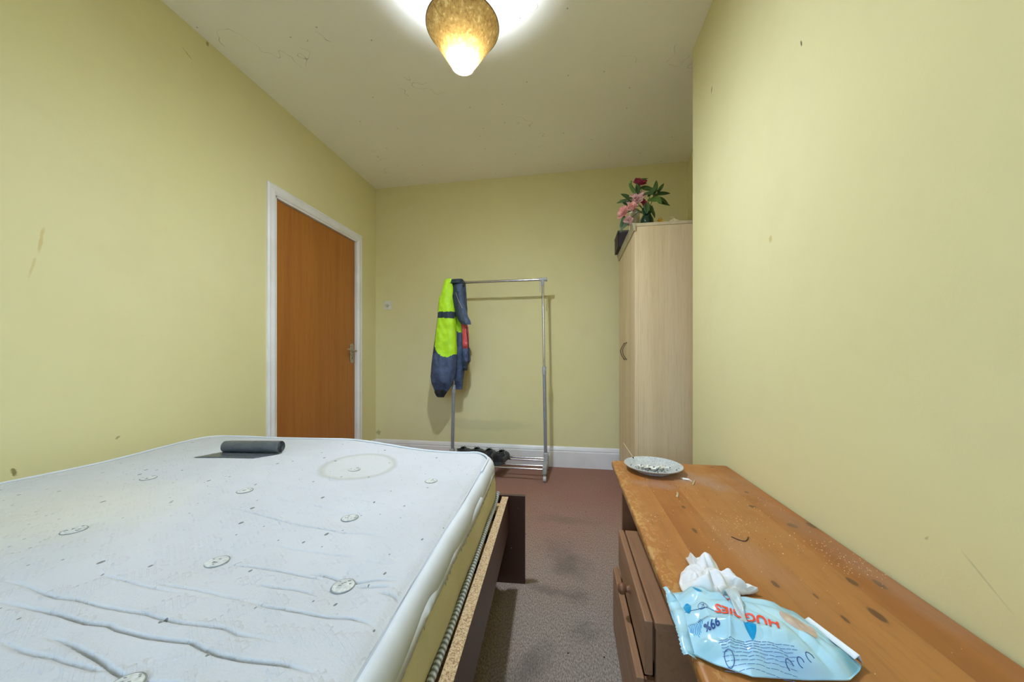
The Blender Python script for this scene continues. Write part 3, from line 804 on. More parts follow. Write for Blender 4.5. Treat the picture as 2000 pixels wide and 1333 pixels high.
# ---------------------------------------------------------------- bed
TH = math.atan(112 / 670) - math.atan(73 / 670)       # bed stands slightly askew
ex = Vector((math.cos(TH), math.sin(TH), 0)); ey = Vector((-math.sin(TH), math.cos(TH), 0))
def B(x, y, z): return ex * x + ey * y + Vector((0, 0, z))
bed = thing('bed_frame', 'low dark brown laminate bed frame with raw chipboard edges under the mattress', 'bed', tuple(B(-0.93, 0.5, 0)))
q = NT('dark_brown_laminate', 0.35); q.base(q.mix(q.remap(q.noise(8, 4), 0.3, 0.7), srgb(92, 64, 58), srgb(74, 50, 44)))
_m = q.voro(28); q.base(q.mix(q.math('MULTIPLY', q.math('LESS_THAN', _m, 0.08), q.remap(q.noise(6, 2), 0.55, 0.6)), q.mix(q.noise(8, 4), srgb(84, 54, 46), srgb(66, 42, 36)), srgb(170, 150, 120)))
M_lam = q
q = NT('raw_chipboard', 0.85)
f = q.noise(300, 3, 0.7); g2 = q.voro(420, out='Color'); g3 = q.sep(g2)[0]
q.base(q.ramp(q.math('ADD', q.math('MULTIPLY', f, 0.6), q.math('MULTIPLY', g3, 0.4)), [(0.3, srgb(150, 118, 82)), (0.48, srgb(196, 166, 126)), (0.7, srgb(218, 194, 156))]))
q.bump(f, 0.6, 0.003)
M_chip = q
def board(name, x0, y0, z0, x1, y1, z1, top_mat=1):
    m = MB()
    vs = [B(x, y, z) for z in (z0, z1) for (x, y) in ((x0, y0), (x1, y0), (x1, y1), (x0, y1))]
    m.add(vs, [(0,3,2,1)], 1); m.add(vs, [(4,5,6,7)], top_mat); m.add(vs, [(0,1,5,4),(2,3,7,6)], 1 if name == 'side_rail' else 0); m.add(vs, [(1,2,6,5),(3,0,4,7)], 0)
    me = m.build(name, [M_lam, M_chip], bed, smooth=False, bevel=0.0008)
    return me
board('side_rail', -0.194, -0.504, 0.235, -0.168, 1.405, 0.382)
board('side_rail', -1.70, -0.504, 0.235, -1.674, 1.405, 0.382)
m = MB(); vs = [B(x, y, z) for z in (0, 0.372) for (x, y) in ((-1.75, 1.445), (-0.102, 1.445), (-0.102, 1.463), (-1.75, 1.463))]
m.add(vs, [(0,3,2,1),(4,5,6,7),(0,1,5,4),(1,2,6,5),(2,3,7,6),(3,0,4,7)]); m.build('footboard', M_lam, bed, smooth=False, bevel=0.001)
m = MB(); vs = [B(x, y, z) for z in (0, 0.60) for (x, y) in ((-1.75, -0.525), (-0.15, -0.525), (-0.15, -0.505), (-1.75, -0.505))]
m.add(vs, [(0,3,2,1),(4,5,6,7),(0,1,5,4),(1,2,6,5),(2,3,7,6),(3,0,4,7)]); m.build('headboard', M_lam, bed, smooth=False, bevel=0.001)
m = MB(); vs = [B(x, y, z) for z in (0.0, 0.34) for (x, y) in ((-0.97, -0.45), (-0.94, -0.45), (-0.94, 1.40), (-0.97, 1.40))]
m.add(vs, [(0,3,2,1),(4,5,6,7),(0,1,5,4),(1,2,6,5),(2,3,7,6),(3,0,4,7)]); m.build('centre_support', M_lam, bed, smooth=False)
M_slat = wood('pine_slat', srgb(205, 170, 120), srgb(190, 150, 100), srgb(170, 130, 85), 'X')
for k in range(12):
    y = -0.38 + k * 0.155
    m = MB(); vs = [B(x, yy, z) for z in (0.342, 0.358) for (x, yy) in ((-1.673, y), (-0.196, y), (-0.196, y + 0.07), (-1.673, y + 0.07))]
    m.add(vs, [(0,3,2,1),(4,5,6,7),(0,1,5,4),(1,2,6,5),(2,3,7,6),(3,0,4,7)]); m.build('slat', M_slat, bed, smooth=False)

# mattress
mat_ = thing('mattress', 'bare off-white double mattress with stained tufts, yellowed side and creased top', 'mattress', tuple(B(-0.93, 0.5, 0.36)))
XR_, XLf, YN_ = -0.245, -1.62, -0.44
def yfar(x):
    y = interp(x, [-1.62, -1.45, -1.2, -0.92, -0.70, -0.46, -0.38, -0.30, -0.245], [1.485, 1.508, 1.508, 1.49, 1.462, 1.432, 1.422, 1.405, 1.378])
    for xe, sg, r in ((XR_, 1, 0.055), (XLf, -1, 0.06)):
        d = r - abs(x - xe)
        if d > 0: y -= r - math.sqrt(max(0, r * r - d * d))
    return y
YS = {}
CR = [[(-0.938, 0.424), (-0.889, 0.424), (-0.835, 0.417), (-0.8, 0.415), (-0.769, 0.42), (-0.718, 0.419), (-0.67, 0.422), (-0.638, 0.425), (-0.61, 0.423), (-0.569, 0.424), (-0.529, 0.428), (-0.501, 0.429), (-0.471, 0.422), (-0.441, 0.423), (-0.402, 0.422)],
 [(-0.862, 0.39), (-0.805, 0.39), (-0.75, 0.392), (-0.693, 0.39), (-0.661, 0.395), (-0.642, 0.392), (-0.588, 0.392), (-0.521, 0.399), (-0.494, 0.393), (-0.462, 0.388), (-0.423, 0.387), (-0.392, 0.389), (-0.367, 0.391), (-0.343, 0.389), (-0.318, 0.387)],
 [(-0.756, 0.342), (-0.713, 0.337), (-0.687, 0.337), (-0.662, 0.339), (-0.628, 0.338), (-0.592, 0.339), (-0.572, 0.345)],
 [(-0.709, 0.36), (-0.672, 0.359), (-0.614, 0.352), (-0.576, 0.346), (-0.546, 0.343), (-0.524, 0.341), (-0.503, 0.344), (-0.482, 0.345), (-0.451, 0.345), (-0.407, 0.349), (-0.39, 0.348)],
 [(-0.813, 0.472), (-0.766, 0.473), (-0.713, 0.471), (-0.645, 0.475)], [(-0.696, 0.483), (-0.621, 0.488), (-0.505, 0.484)],
 [(-0.653, 0.564), (-0.588, 0.566), (-0.535, 0.566), (-0.486, 0.56), (-0.433, 0.557)], [(-0.477, 0.567), (-0.442, 0.568), (-0.402, 0.562), (-0.377, 0.561), (-0.339, 0.57), (-0.303, 0.572)],
 [(-0.37, 0.551), (-0.34, 0.551), (-0.307, 0.555)], [(-0.553, 0.525), (-0.509, 0.523), (-0.468, 0.524), (-0.424, 0.52)],
 [(-0.513, 0.484), (-0.485, 0.479), (-0.45, 0.479), (-0.408, 0.477), (-0.369, 0.474), (-0.333, 0.478), (-0.312, 0.476), (-0.279, 0.469)],
 [(-0.866, 0.744), (-0.764, 0.735), (-0.654, 0.722), (-0.54, 0.717), (-0.508, 0.709), (-0.458, 0.714), (-0.394, 0.706)],
 [(-0.654, 0.641), (-0.584, 0.635), (-0.516, 0.632), (-0.457, 0.628), (-0.419, 0.628)], [(-0.895, 0.908), (-0.789, 0.897), (-0.724, 0.887)], [(-0.648, 0.876), (-0.57, 0.871), (-0.472, 0.863)],
 [(-0.766, 0.976), (-0.651, 0.959)], [(-0.564, 0.949), (-0.509, 0.951)], [(-0.795, 0.817), (-0.725, 0.811)], [(-0.688, 0.812), (-0.541, 0.798)],
 [(-0.466, 1.206), (-0.414, 1.172), (-0.362, 1.171)], [(-0.32, 0.539), (-0.299, 0.536), (-0.278, 0.531)], [(-0.408, 0.623), (-0.367, 0.618), (-0.334, 0.617)]]
CD = [2.2, 3.2, 2.2, 3.6, 1.4, 1.4, 1.8, 2.4, 2.2, 1.7, 2.2, 1.8, 1.3, 1.1, 1.3, 1.0, 1.0, 1.0, 1.1, 1.6, 2.2, 1.2]
BT = [(-1.311, 0.879), (-0.921, 0.847), (-0.545, 0.784), (-0.75, 1.104), (-0.452, 1.077), (-1.063, 0.579), (-0.68, 0.567), (-0.395, 0.55), (-0.533, 0.332), (-0.95, 0.31)]
NX, NY = 420, 780
us = np.linspace(0, 1, NX); 
vv = np.concatenate([np.linspace(0, 0.30, 20, endpoint=False), np.linspace(0.30, 0.66, 500, endpoint=False), np.linspace(0.66, 1, 260)])
xs = XLf + (XR_ - XLf) * us
yf = np.array([yfar(x) for x in xs])
GXX = np.repeat(xs[None, :], NY, 0)
GYY = YN_ + (yf[None, :] - YN_) * vv[:, None]
WXX = ex.x * GXX + ey.x * GYY; WYY = ex.y * GXX + ey.y * GYY
def sstep(a, b, x):
    t = np.clip((x - a) / (b - a), 0, 1); return t * t * (3 - 2 * t)
ZZ = 0.553 + 0.026 * (1 - sstep(-0.95, -0.45, GXX))
ZZ += 0.006 * np.exp(-((GXX + 0.30) / 0.05) ** 2) * sstep(1.2, 1.38, GYY)      # raised far right corner
ZZ += 0.0025 * np.sin(WXX * 9 + 1) * np.sin(WYY * 8) + 0.002 * np.sin(WXX * 4.3 + WYY * 12.0)
for x, y in BT:
    d = np.hypot(WXX - x, WYY - y); ZZ -= 0.007 * np.exp(-(d / 0.045) ** 2)
for line, dep in zip(CR, CD):
    best = np.full(WXX.shape, 9.0); end = np.zeros(WXX.shape); sgn = np.ones(WXX.shape)
    L = len(line) - 1
    for i in range(L):
        (x0, y0), (x1, y1) = line[i], line[i + 1]
        dx, dy = x1 - x0, y1 - y0; ll = dx * dx + dy * dy
        t = np.clip(((WXX - x0) * dx + (WYY - y0) * dy) / ll, 0, 1)
        d = np.hypot(WXX - x0 - t * dx, WYY - y0 - t * dy)
        k = d < best
        sgn = np.where(k, np.sign(WYY - y0 - t * dy), sgn)
        best = np.where(k, d, best); end = np.where(k, (i + t) / L, end)
    fade = np.clip(np.minimum(end, 1 - end) * 5 + 0.15, 0, 1)
    ZZ += fade * dep * 0.001 * (-2.0 * np.exp(-(best / np.where(sgn > 0, 0.0022, 0.0026)) ** 2) + 0.35 * np.exp(-best / 0.008))
# edge: dip at the seam all round
ed = np.minimum.reduce([GXX - XLf, XR_ - GXX, yf[None, :] - GYY])
ZZ -= 0.007 * np.exp(-(ed / 0.010) ** 2)
mt = MB()
P = ex[:]  # axes
vs = [(float(WXX[j, i]), float(WYY[j, i]), float(ZZ[j, i])) for j in range(NY) for i in range(NX)]
fs = [(j*NX+i, j*NX+i+1, (j+1)*NX+i+1, (j+1)*NX+i) for j in range(NY - 1) for i in range(NX - 1)]
mt.add(vs, fs)
q = NT('mattress_ticking', 0.85, spec=0.15)
c = q.mix(q.remap(q.noise(2.5, 4), 0.35, 0.7), srgb(202, 203, 207), srgb(192, 194, 197))
d, k = q.spot((-1.25, 0.62), (0.45, 0.35), 0, (0, 1), 0.9, 0.6); c = q.mix(q.math('MULTIPLY', k, 0.35), c, srgb(220, 212, 178))
# ring stain
d, k = q.spot((-0.748, 1.135), (0.125, 0.155), 0.15, (0, 1), 0.1, 0.10)
ring = q.math('SUBTRACT', 1.0, q.math('MULTIPLY', q.math('ABSOLUTE', q.math('SUBTRACT', d, 0.93)), 8.0), clamp=True)
c = q.mix(q.math('MULTIPLY', ring, 0.42), c, srgb(150, 148, 135))
c = q.mix(q.math('MULTIPLY', k, 0.18), c, srgb(200, 198, 172))
# specks of dirt, sparse and stretched
mp = q.mapping(scale=(1.0, 0.6, 1.0), rot=(0, 0, 0.7))
for sc_, th_, pick in ((16, 0.040, 0.82), (30, 0.045, 0.88), (7, 0.026, 0.6)):
    vd = q.voro(sc_, vec=mp, dim='2D'); vc = q.sep(q.voro(sc_, vec=mp, out='Color', dim='2D'))[1]
    c = q.mix(q.math('MULTIPLY', q.math('MULTIPLY', q.math('LESS_THAN', vd, th_), q.math('GREATER_THAN', vc, pick)), 0.75), c, srgb(84, 84, 78))
q.base(c)
# damask weave
w1 = q.n('ShaderNodeTexBrick'); q.l(q.mapping(scale=(1, 1, 1), rot=(0, 0, 0.6)), w1.inputs['Vector']); w1.inputs['Scale'].default_value = 28; w1.inputs['Mortar Size'].default_value = 0.05
h = q.math('ADD', q.math('MULTIPLY', w1.outputs['Fac'], q.remap(q.noise(24, 2), 0.5, 0.6)), q.math('MULTIPLY', q.noise(180, 2), 0.5))
q.bump(h, 0.7, 0.004)
M_tick = q
mt.build('top_cover', M_tick, mat_)
q = NT('yellowed_side_fabric', 0.9, spec=0.1); q.base(q.mix(q.remap(q.noise(4, 4), 0.3, 0.75), srgb(234, 226, 190), srgb(216, 207, 168))); q.bump(q.noise(160, 3), 0.3, 0.002); M_side = q
M_border = plain('white_border_fabric', srgb(212, 215, 219), 0.85, spec=0.15, vary=0.04, nscale=8)
# perimeter loop
loop = []
for v in np.linspace(0, 0.97, 90): loop.append((XR_, YN_ + (yfar(XR_) - YN_) * v))
for x in np.concatenate([np.linspace(XR_, XR_ - 0.06, 26), np.linspace(XR_ - 0.07, XLf + 0.07, 60), np.linspace(XLf + 0.06, XLf, 26)]): loop.append((float(x), yfar(float(x))))
for v in np.linspace(0.97, 0, 60): loop.append((XLf, YN_ + (yfar(XLf) - YN_) * v))
for x in np.linspace(XLf, XR_, 30)[1:-1]: loop.append((float(x), YN_))
def ztop(x, y):
    t = min(1, max(0, (x + 0.95) / 0.5)); t = t * t * (3 - 2 * t)
    z = 0.553 + 0.026 * (1 - t)
    X = ex.x * x + ey.x * y; Y = ex.y * x + ey.y * y
    t2 = min(1, max(0, (y - 1.2) / 0.18)); t2 = t2 * t2 * (3 - 2 * t2)
    return z + 0.006 * math.exp(-((x + 0.30) / 0.05) ** 2) * t2 + 0.0025 * math.sin(X * 9 + 1) * math.sin(Y * 8) + 0.002 * math.sin(X * 4.3 + Y * 12) - 0.007
N = len(loop)
nrm = []
for i in range(N):
    a = Vector(loop[(i - 1) % N]); b = Vector(loop[(i + 1) % N]); t = (b - a).normalized(); nrm.append(Vector((t.y, -t.x)))
def ring_mesh(prof, zf=lambda i, r, z: z, wob=0.0):
    """prof: (offset outwards, blend 0=at top height 1=absolute, z)"""
    m = MB(); vs = []
    for (off, rel, z) in prof:
        for i, (x, y) in enumerate(loop):
            zt = ztop(x, y)
            o_ = off + wob * nz(x * 7, y * 7, z * 9)
            vs.append(B(x + nrm[i].x * o_, y + nrm[i].y * o_, zt + z if rel == 0 else z + (0.006 * nz(x * 5, y * 5, 3) if rel == 1 else 0)))
    fs = []
    for j in range(len(prof) - 1):
        for i in range(N): fs.append((j*N+i, j*N+(i+1)%N, (j+1)*N+(i+1)%N, (j+1)*N+i))
    m.add(vs, fs); return m
ring_mesh([(-0.001, 0, 0.0), (0.001, 0, -0.004), (0.005, 0, 0.001), (0.012, 0, 0.002), (0.020, 0, -0.003), (0.026, 0, -0.012), (0.030, 0, -0.026), (0.032, 0, -0.040), (0.031, 0, -0.050)], wob=0.003).build('border_roll', M_border, mat_, angle=80)
ring_mesh([(0.0295, 0, -0.040), (0.0315, 0, -0.066), (0.035, 1, 0.46), (0.036, 1, 0.42), (0.034, 1, 0.395), (0.026, 2, 0.376), (-0.02, 2, 0.374)], wob=0.003).build('side_panel', M_side, mat_, angle=80)
# ragged torn lower edge of the white top along the open side
m = MB(); vs = []; ys_ = np.linspace(YN_ + 0.02, 1.32, 420)
random.seed(3)
for i, y in enumerate(ys_):
    zt = ztop(XR_, y)
    d_ = 0.050 + 0.010 * nz(y * 9, 1.5) + 0.007 * nz(y * 40, 4.0) + (0.008 if random.random() < 0.08 else 0) + 0.003 * random.random()
    o_ = 0.0326 + 0.001 * nz(y * 14, 7)
    vs += [B(XR_ + o_ - 0.004, y, zt - 0.028), B(XR_ + o_, y, zt - 0.044), B(XR_ + o_ + 0.001 + 0.003 * abs(nz(y * 30, 2)), y, zt - d_ - 0.004)]
m.add(vs, [(3*i+k, 3*i+k+1, 3*i+4+k, 3*i+3+k) for i in range(len(ys_) - 1) for k in (0, 1)])
m.build('torn_fringe', M_border, mat_, smooth=True, solid=0.0008)
# piping along the top edge and the patterned tape below
m = MB(); pts = []
for i in range(N):
    x, y = loop[i]
    pts.append(B(x + nrm[i].x * 0.006, y + nrm[i].y * 0.006, ztop(x, y) + 0.004))
sel = pts[85:] 
m.tube(sel, 0.0042, 8); m.build('piping', M_border, mat_)
q = NT('patterned_grey_tape', 0.35); 
wv_ = q.n('ShaderNodeTexWave'); wv_.inputs['Scale'].default_value = 26; wv_.inputs['Distortion'].default_value = 1.5; q.l(q.mapping(rot=(0, 0, PI / 2)), wv_.inputs['Vector'])
q.base(q.mix(wv_.outputs['Fac'], srgb(96, 100, 98), srgb(204, 212, 216))); q.b.inputs['Metallic'].default_value = 0.25
m = MB(); pts = []
for v in np.linspace(0, 1, 100):
    y = lerp(YN_, 1.365, v); pts.append(B(-0.2048 + 0.001 * math.sin(y * 9), y, 0.392 + 0.004 * math.sin(y * 7) + 0.020 * max(0, (v - 0.93) / 0.07) ** 2))
m.tube(pts, 0.0075, 10); tp = m.build('bottom_tape', q, mat_); tp['label'] = 'shiny grey patterned tape along the bottom edge'
# tufts
M_tuft = plain('tuft_felt', srgb(204, 205, 200), 0.9, vary=0.12, nscale=150)
M_thread = plain('tuft_thread', srgb(140, 142, 142), 0.9)
def zat(X, Y):
    d = (WXX - X) ** 2 + (WYY - Y) ** 2
    return float(ZZ.flat[int(np.argmin(d))])
for k, (x, y) in enumerate(BT):
    z = zat(x, y); r = 0.020
    m = MB()
    m.lathe([(0.0001, 0.004), (r * 0.5, 0.0045), (r * 0.9, 0.0035), (r, 0.0005), (r, -0.003)], (x, y, z), 28)
    b_ = m.build('tuft', M_tuft, mat_)
    m = MB()
    m.tube([(x + r * 0.98 * math.cos(a), y + r * 0.98 * math.sin(a), z + 0.0022) for a in [2 * PI * j / 28 for j in range(29)]], 0.0009, 5, cap=False)
    random.seed(k)
    for j in range(7):
        a = random.uniform(0, 2 * PI); rr = random.uniform(0.2, 0.75) * r; L_ = random.uniform(0.002, 0.005)
        m.tube([(x + rr * math.cos(a), y + rr * math.sin(a), z + 0.005), (x + rr * math.cos(a) + L_, y + rr * math.sin(a) + L_ * 0.4, z + 0.005)], 0.0006, 4)
    m.build('stitching', M_thread, b_)

# bin bag roll on the mattress
bgz = 0.579
q = NT('black_polythene', 0.28, spec=0.6); q.base(q.mix(q.noise(30, 3), srgb(66, 71, 75), srgb(92, 97, 101))); q.bump(q.noise(35, 4, 0.6, dist=1.0), 0.35, 0.008); M_bag = q
rb = thing('bin_bag_roll', 'partly unrolled roll of black bin bags on the far end of the mattress', 'bin bags', (-1.22, 1.15, bgz))
A0 = Vector((-1.335, 1.145, 0)); A1 = Vector((-1.115, 1.178, 0))
dv = (A1 - A0).normalized(); pv = Vector((-dv.y, dv.x, 0))
RR = 0.0235
z0r = 0.583
m = MB()
def FR(u, v):
    a = u * 2 * PI
    r = RR * (1 + 0.03 * nz(v * 6, math.cos(a) * 2, math.sin(a) * 2)) * (0.95 if v in (0, 1) else 1)
    return A0 + dv * (0.223 * v) + pv * (r * math.cos(a)) + Vector((0, 0, z0r + RR + r * math.sin(a) * 0.96))
m.grid(FR, 40, 40, wrapu=True); m.build('roll', M_bag, rb)
M_core = plain('bag_core_dark', srgb(24, 26, 30), 0.6)
for e_, s_, e2 in ((A0 + dv * 0.001, -1, A0 + dv * 0.004), (A0 + dv * 0.222, 1, A0 + dv * 0.219)):
    def FSp(u, v, e_=e_, s_=s_):
        th = u * 2 * PI * 5; r = RR * (0.15 + 0.83 * u)
        return e_ + dv * (s_ * 0.0025 * (v - 0.6) - s_ * 0.002 * (1 - u) ) + pv * (r * math.cos(th)) + Vector((0, 0, z0r + RR + r * math.sin(th) * 0.96))
    m = MB(); m.grid(FSp, 160, 2)
    m.build('spiral_end', M_bag, rb, solid=0.0008)
    m = MB(); m.add([e2 + pv * (RR * 0.97 * math.cos(a)) + Vector((0, 0, z0r + RR + RR * 0.93 * math.sin(a))) for a in [2*PI*k/32 for k in range(32)]], [tuple(range(32))])
    m.build('roll_core', M_core, rb, smooth=False)
m = MB()
def FB(u, v):
    p = A0 + dv * (0.223 * u) - pv * (0.012 + 0.062 * v) - dv * (0.055 * v)
    return Vector((p.x, p.y, zat(p.x, p.y) + 0.0022 + 0.0022 * (1 - v) + 0.0025 * abs(nz(u * 9, v * 4, 2))))
m.grid(FB, 40, 14); m.build('loose_bag_sheet', M_bag, rb, solid=0.0012)

# ---------------------------------------------------------------- pine desk
TZ = 0.51
dk = thing('pine_desk', 'low worn pine cabinet with a plank top and half-open drawers along the right wall', 'cabinet', (0.42, 0.7, 0))
q = NT('pine_plank_top', 0.42)
o = q.sep()
bw = 0.092
pi_ = q.math('FLOOR', q.math('DIVIDE', q.math('SUBTRACT', o[0], 0.18), bw))
fr_ = q.math('FRACT', q.math('DIVIDE', q.math('SUBTRACT', o[0], 0.18), bw))
cmb = q.n('ShaderNodeCombineXYZ'); q.l(o[0], cmb.inputs[0]); q.l(q.math('MULTIPLY', o[1], 0.10), cmb.inputs[1]); q.l(q.math('MULTIPLY', pi_, 3.7), cmb.inputs[2])
pv_ = cmb.outputs[0]
g1 = q.noise(11, 4, 0.6, vec=pv_, dist=1.0); g2 = q.noise(80, 4, 0.7, vec=pv_)
wn_ = q.n('ShaderNodeTexWhiteNoise', noise_dimensions='1D'); q.l(pi_, wn_.inputs['W'])
c = q.mix(q.remap(g1, 0.3, 0.7), srgb(172, 110, 50), srgb(148, 88, 38))
c = q.mix(q.math('MULTIPLY', wn_.outputs['Value'], 0.5), c, srgb(184, 130, 72))
c = q.mix(q.remap(g2, 0.5, 0.75, 0, 0.5), c, srgb(134, 84, 42))
c = q.mix(q.math('MULTIPLY', q.math('LESS_THAN', fr_, 0.008), 0.35), c, srgb(100, 62, 34))
KN = [(0.539, 1.128, .011, .013), (0.582, 1.017, .013, .016), (0.632, 1.025, .012, .02), (0.551, 0.779, .008, .017), (0.598, 0.779, .008, .018), (0.522, 0.685, .009, .022), (0.335, 1.09, .006, .012), (0.317, 0.945, .006, .016),
      (0.397, 0.746, .006, .013), (0.46, 0.665, .004, .012), (0.578, 1.246, .008, .01), (0.451, 0.721, .003, .010), (0.572, 1.512, .010, .008)]
for (x, y, a_, b_) in KN:
    d, k = q.spot((x, y), (a_ * 2.2, b_ * 2.6), 0, (0, 1), 0.9, 0.3); c = q.mix(q.math('MULTIPLY', k, 0.45), c, srgb(150, 94, 46))
    d, k = q.spot((x, y), (a_, b_), 0, (0, 1), 0.35, 0.4); c = q.mix(q.math('MULTIPLY', k, 0.8), c, srgb(84, 54, 34))
# dusty, pinkish ash smear near the plate and along the wall
for cc, r, ang, amt in (((0.42, 1.36), (0.16, 0.10), 0.1, 0.55), ((0.30, 1.27), (0.11, 0.06), -0.2, 0.5), ((0.50, 1.30), (0.06, 0.10), 0.5, 0.5), ((0.60, 1.1), (0.05, 0.4), 0, 0.30), ((0.62, 0.75), (0.04, 0.3), 0, 0.3), ((0.40, 0.85), (0.06, 0.22), 0.2, 0.22)):
    d, k = q.spot(cc, r, ang, (0, 1), 0.95, 1.2); c = q.mix(q.math('MULTIPLY', k, amt * 1.1), c, srgb(166, 132, 116))
# worn scratched front lip
lip = q.remap(o[0], 0.245, 0.18, 0, 1, True)
sc_ = q.math('GREATER_THAN', q.noise(70, 5, 0.75, vec=q.mapping(scale=(1, 0.6, 1), rot=(0, 0, 0.5))), 0.53)
c = q.mix(q.math('MULTIPLY', q.math('MULTIPLY', lip, sc_), 0.38), c, srgb(222, 184, 120))
q.base(c); q.rough(q.remap(q.noise(9, 4), 0.3, 0.7, 0.3, 0.55)); q.bump(g2, 0.06, 0.002)
M_pine = q
m = MB()
pol = []
def corner(cx, cy, r, a0, n=8):
    return [(cx + r * math.cos(a0 + PI / 2 * k / n), cy + r * math.sin(a0 + PI / 2 * k / n)) for k in range(n + 1)]
pol = corner(0.180 + 0.02, 1.548 - 0.02, 0.02, PI / 2) + [(0.180, 0.09), (0.644, 0.09), (0.644, 1.548)]
m.prism(pol[:9] + [(0.180, 0.09), (0.644, 0.09), (0.644, 1.548)], 2, TZ - 0.026, TZ)
m.build('table_top', M_pine, dk, bevel=0.009, seg=4, angle=30)
M_pined = wood('stained_pine', srgb(136, 92, 60), srgb(118, 76, 48), srgb(98, 62, 38), 'Z', 1.0, 0.45)
M_pineh = wood('stained_pine_grain', srgb(160, 118, 86), srgb(138, 98, 68), srgb(112, 76, 50), 'Y', 1.0, 0.45)
DKX = 0.197
for (y0, y1) in ((1.375, 1.397), (0.14, 0.162)):
    m = MB(); m.box((DKX + 0.005, y0, 0), (0.63, y1, TZ - 0.027)); m.build('end_panel', M_pined, dk, smooth=False, bevel=0.002)
m = MB(); m.box((0.615, 0.162, 0.03), (0.625, 1.375, TZ - 0.027)); m.build('back_panel', M_pined, dk, smooth=False)
m = MB(); m.box((0.21, 0.162, 0.02), (0.614, 0.806, 0.038)); m.build('shelf', M_pined, dk, smooth=False, bevel=0.002)
# drawer unit
CY0, CY1, CZ = 0.812, 1.236, 0.358
m = MB()
m.box((0.190, CY0, CZ - 0.016), (0.612, CY1, CZ)); m.box((0.192, CY0 + 0.002, 0.0), (0.612, CY0 + 0.018, CZ - 0.016)); m.box((0.192, CY1 - 0.018, 0.0), (0.612, CY1 - 0.002, CZ - 0.016)); m.box((0.192, CY0 + 0.018, 0.0), (0.60, CY1 - 0.018, 0.02))
m.build('drawer_cabinet', M_pineh, dk, smooth=False, bevel=0.002)
def drawer(z0, z1, xo, knobz, L=0.34):
    m = MB(); m.box((xo, CY0 + 0.002, z0), (xo + 0.018, CY1 - 0.002, z1)); d_ = m.build('drawer', M_pineh, dk, smooth=False, bevel=0.0025)
    m = MB(); y0, y1 = CY0 + 0.022, CY1 - 0.022
    m.box((xo + 0.018, y0, z0 + 0.012), (xo + L, y0 + 0.010, z1 - 0.02)); m.box((xo + 0.018, y1 - 0.010, z0 + 0.012), (xo + L, y1, z1 - 0.02)); m.box((xo + 0.018, y0, z0 + 0.012), (xo + L, y1, z0 + 0.018)); m.box((xo + L - 0.008, y0, z0 + 0.012), (xo + L, y1, z1 - 0.02))
    m.build('drawer_box', M_pined, d_, smooth=False)
    if knobz is None: return
    m = MB(); m.lathe([(0.0001, 0.033), (0.009, 0.032), (0.0145, 0.027), (0.0155, 0.021), (0.012, 0.014), (0.0075, 0.010), (0.0085, 0.004), (0.012, 0.0), (0.0001, 0.0)], (xo, 1.005, knobz), 24, M=Matrix.Rotation(-PI / 2, 3, 'Y'))
    m.build('drawer_knob', M_pined, d_)
drawer(0.236, CZ + 0.001, 0.168, 0.303)
drawer(0.020, 0.228, 0.150, None)

# plate used as ashtray
PX_, PY_ = 0.325, 1.425
pt = MB()
pt.lathe([(0.0001, 0.003), (0.055, 0.003), (0.060, 0.0), (0.064, 0.0), (0.066, 0.004), (0.085, 0.011), (0.104, 0.020), (0.1085, 0.024), (0.1085, 0.026), (0.106, 0.026), (0.100, 0.0225), (0.083, 0.0145), (0.064, 0.009), (0.0001, 0.0075)], (PX_, PY_, TZ + 0.0005), 64)
q = NT('patterned_plate_glaze', 0.3)
f = q.noise(230, 5, 0.7); g = q.noise(30, 4, 0.6)
c = q.mix(q.remap(f, 0.42, 0.62), srgb(206, 208, 206), srgb(150, 158, 162)); c = q.mix(q.remap(g, 0.5, 0.7, 0, 0.5), c, srgb(170, 170, 168))
o = q.sep(); 
q.base(c)
plate = tag(pt.build('plate', q), 'speckled grey-white plate used as an ashtray on the far corner of the pine cabinet', 'plate')
M_butt = plain('cigarette_paper', srgb(236, 234, 228), 0.7); M_filt = plain('cigarette_filter', srgb(226, 214, 190), 0.7); M_char = plain('burnt_tip', srgb(40, 38, 36), 0.9)
random.seed(11)
spots_b = [(-0.045, -0.035, 0.5), (-0.030, -0.045, 0.2), (-0.012, -0.040, -0.4), (0.004, -0.050, 0.3), (-0.022, -0.022, 0.9), (0.014, -0.030, -0.2), (0.028, -0.040, 0.7), (-0.052, -0.018, -0.7), (0.046, -0.032, -0.35), (0.030, -0.018, 1.1), (-0.005, -0.062, 0.0)]
where = ['leftmost short white cigarette butt in the ash heap on the plate', 'white cigarette butt near the left front of the ash heap', 'crumpled white cigarette butt in the middle of the ash heap', 'white cigarette butt at the front of the ash heap',
 'bent cigarette butt behind the leftmost ones on the plate', 'white cigarette butt in the centre right of the plate', 'upright leaning cigarette butt at the right of the ash heap', 'dark-tipped cigarette butt at the far left of the ash heap', 'long white cigarette butt lying apart at the right of the plate', 'cigarette butt at the back right of the ash heap', 'cigarette butt closest to the front rim of the plate']
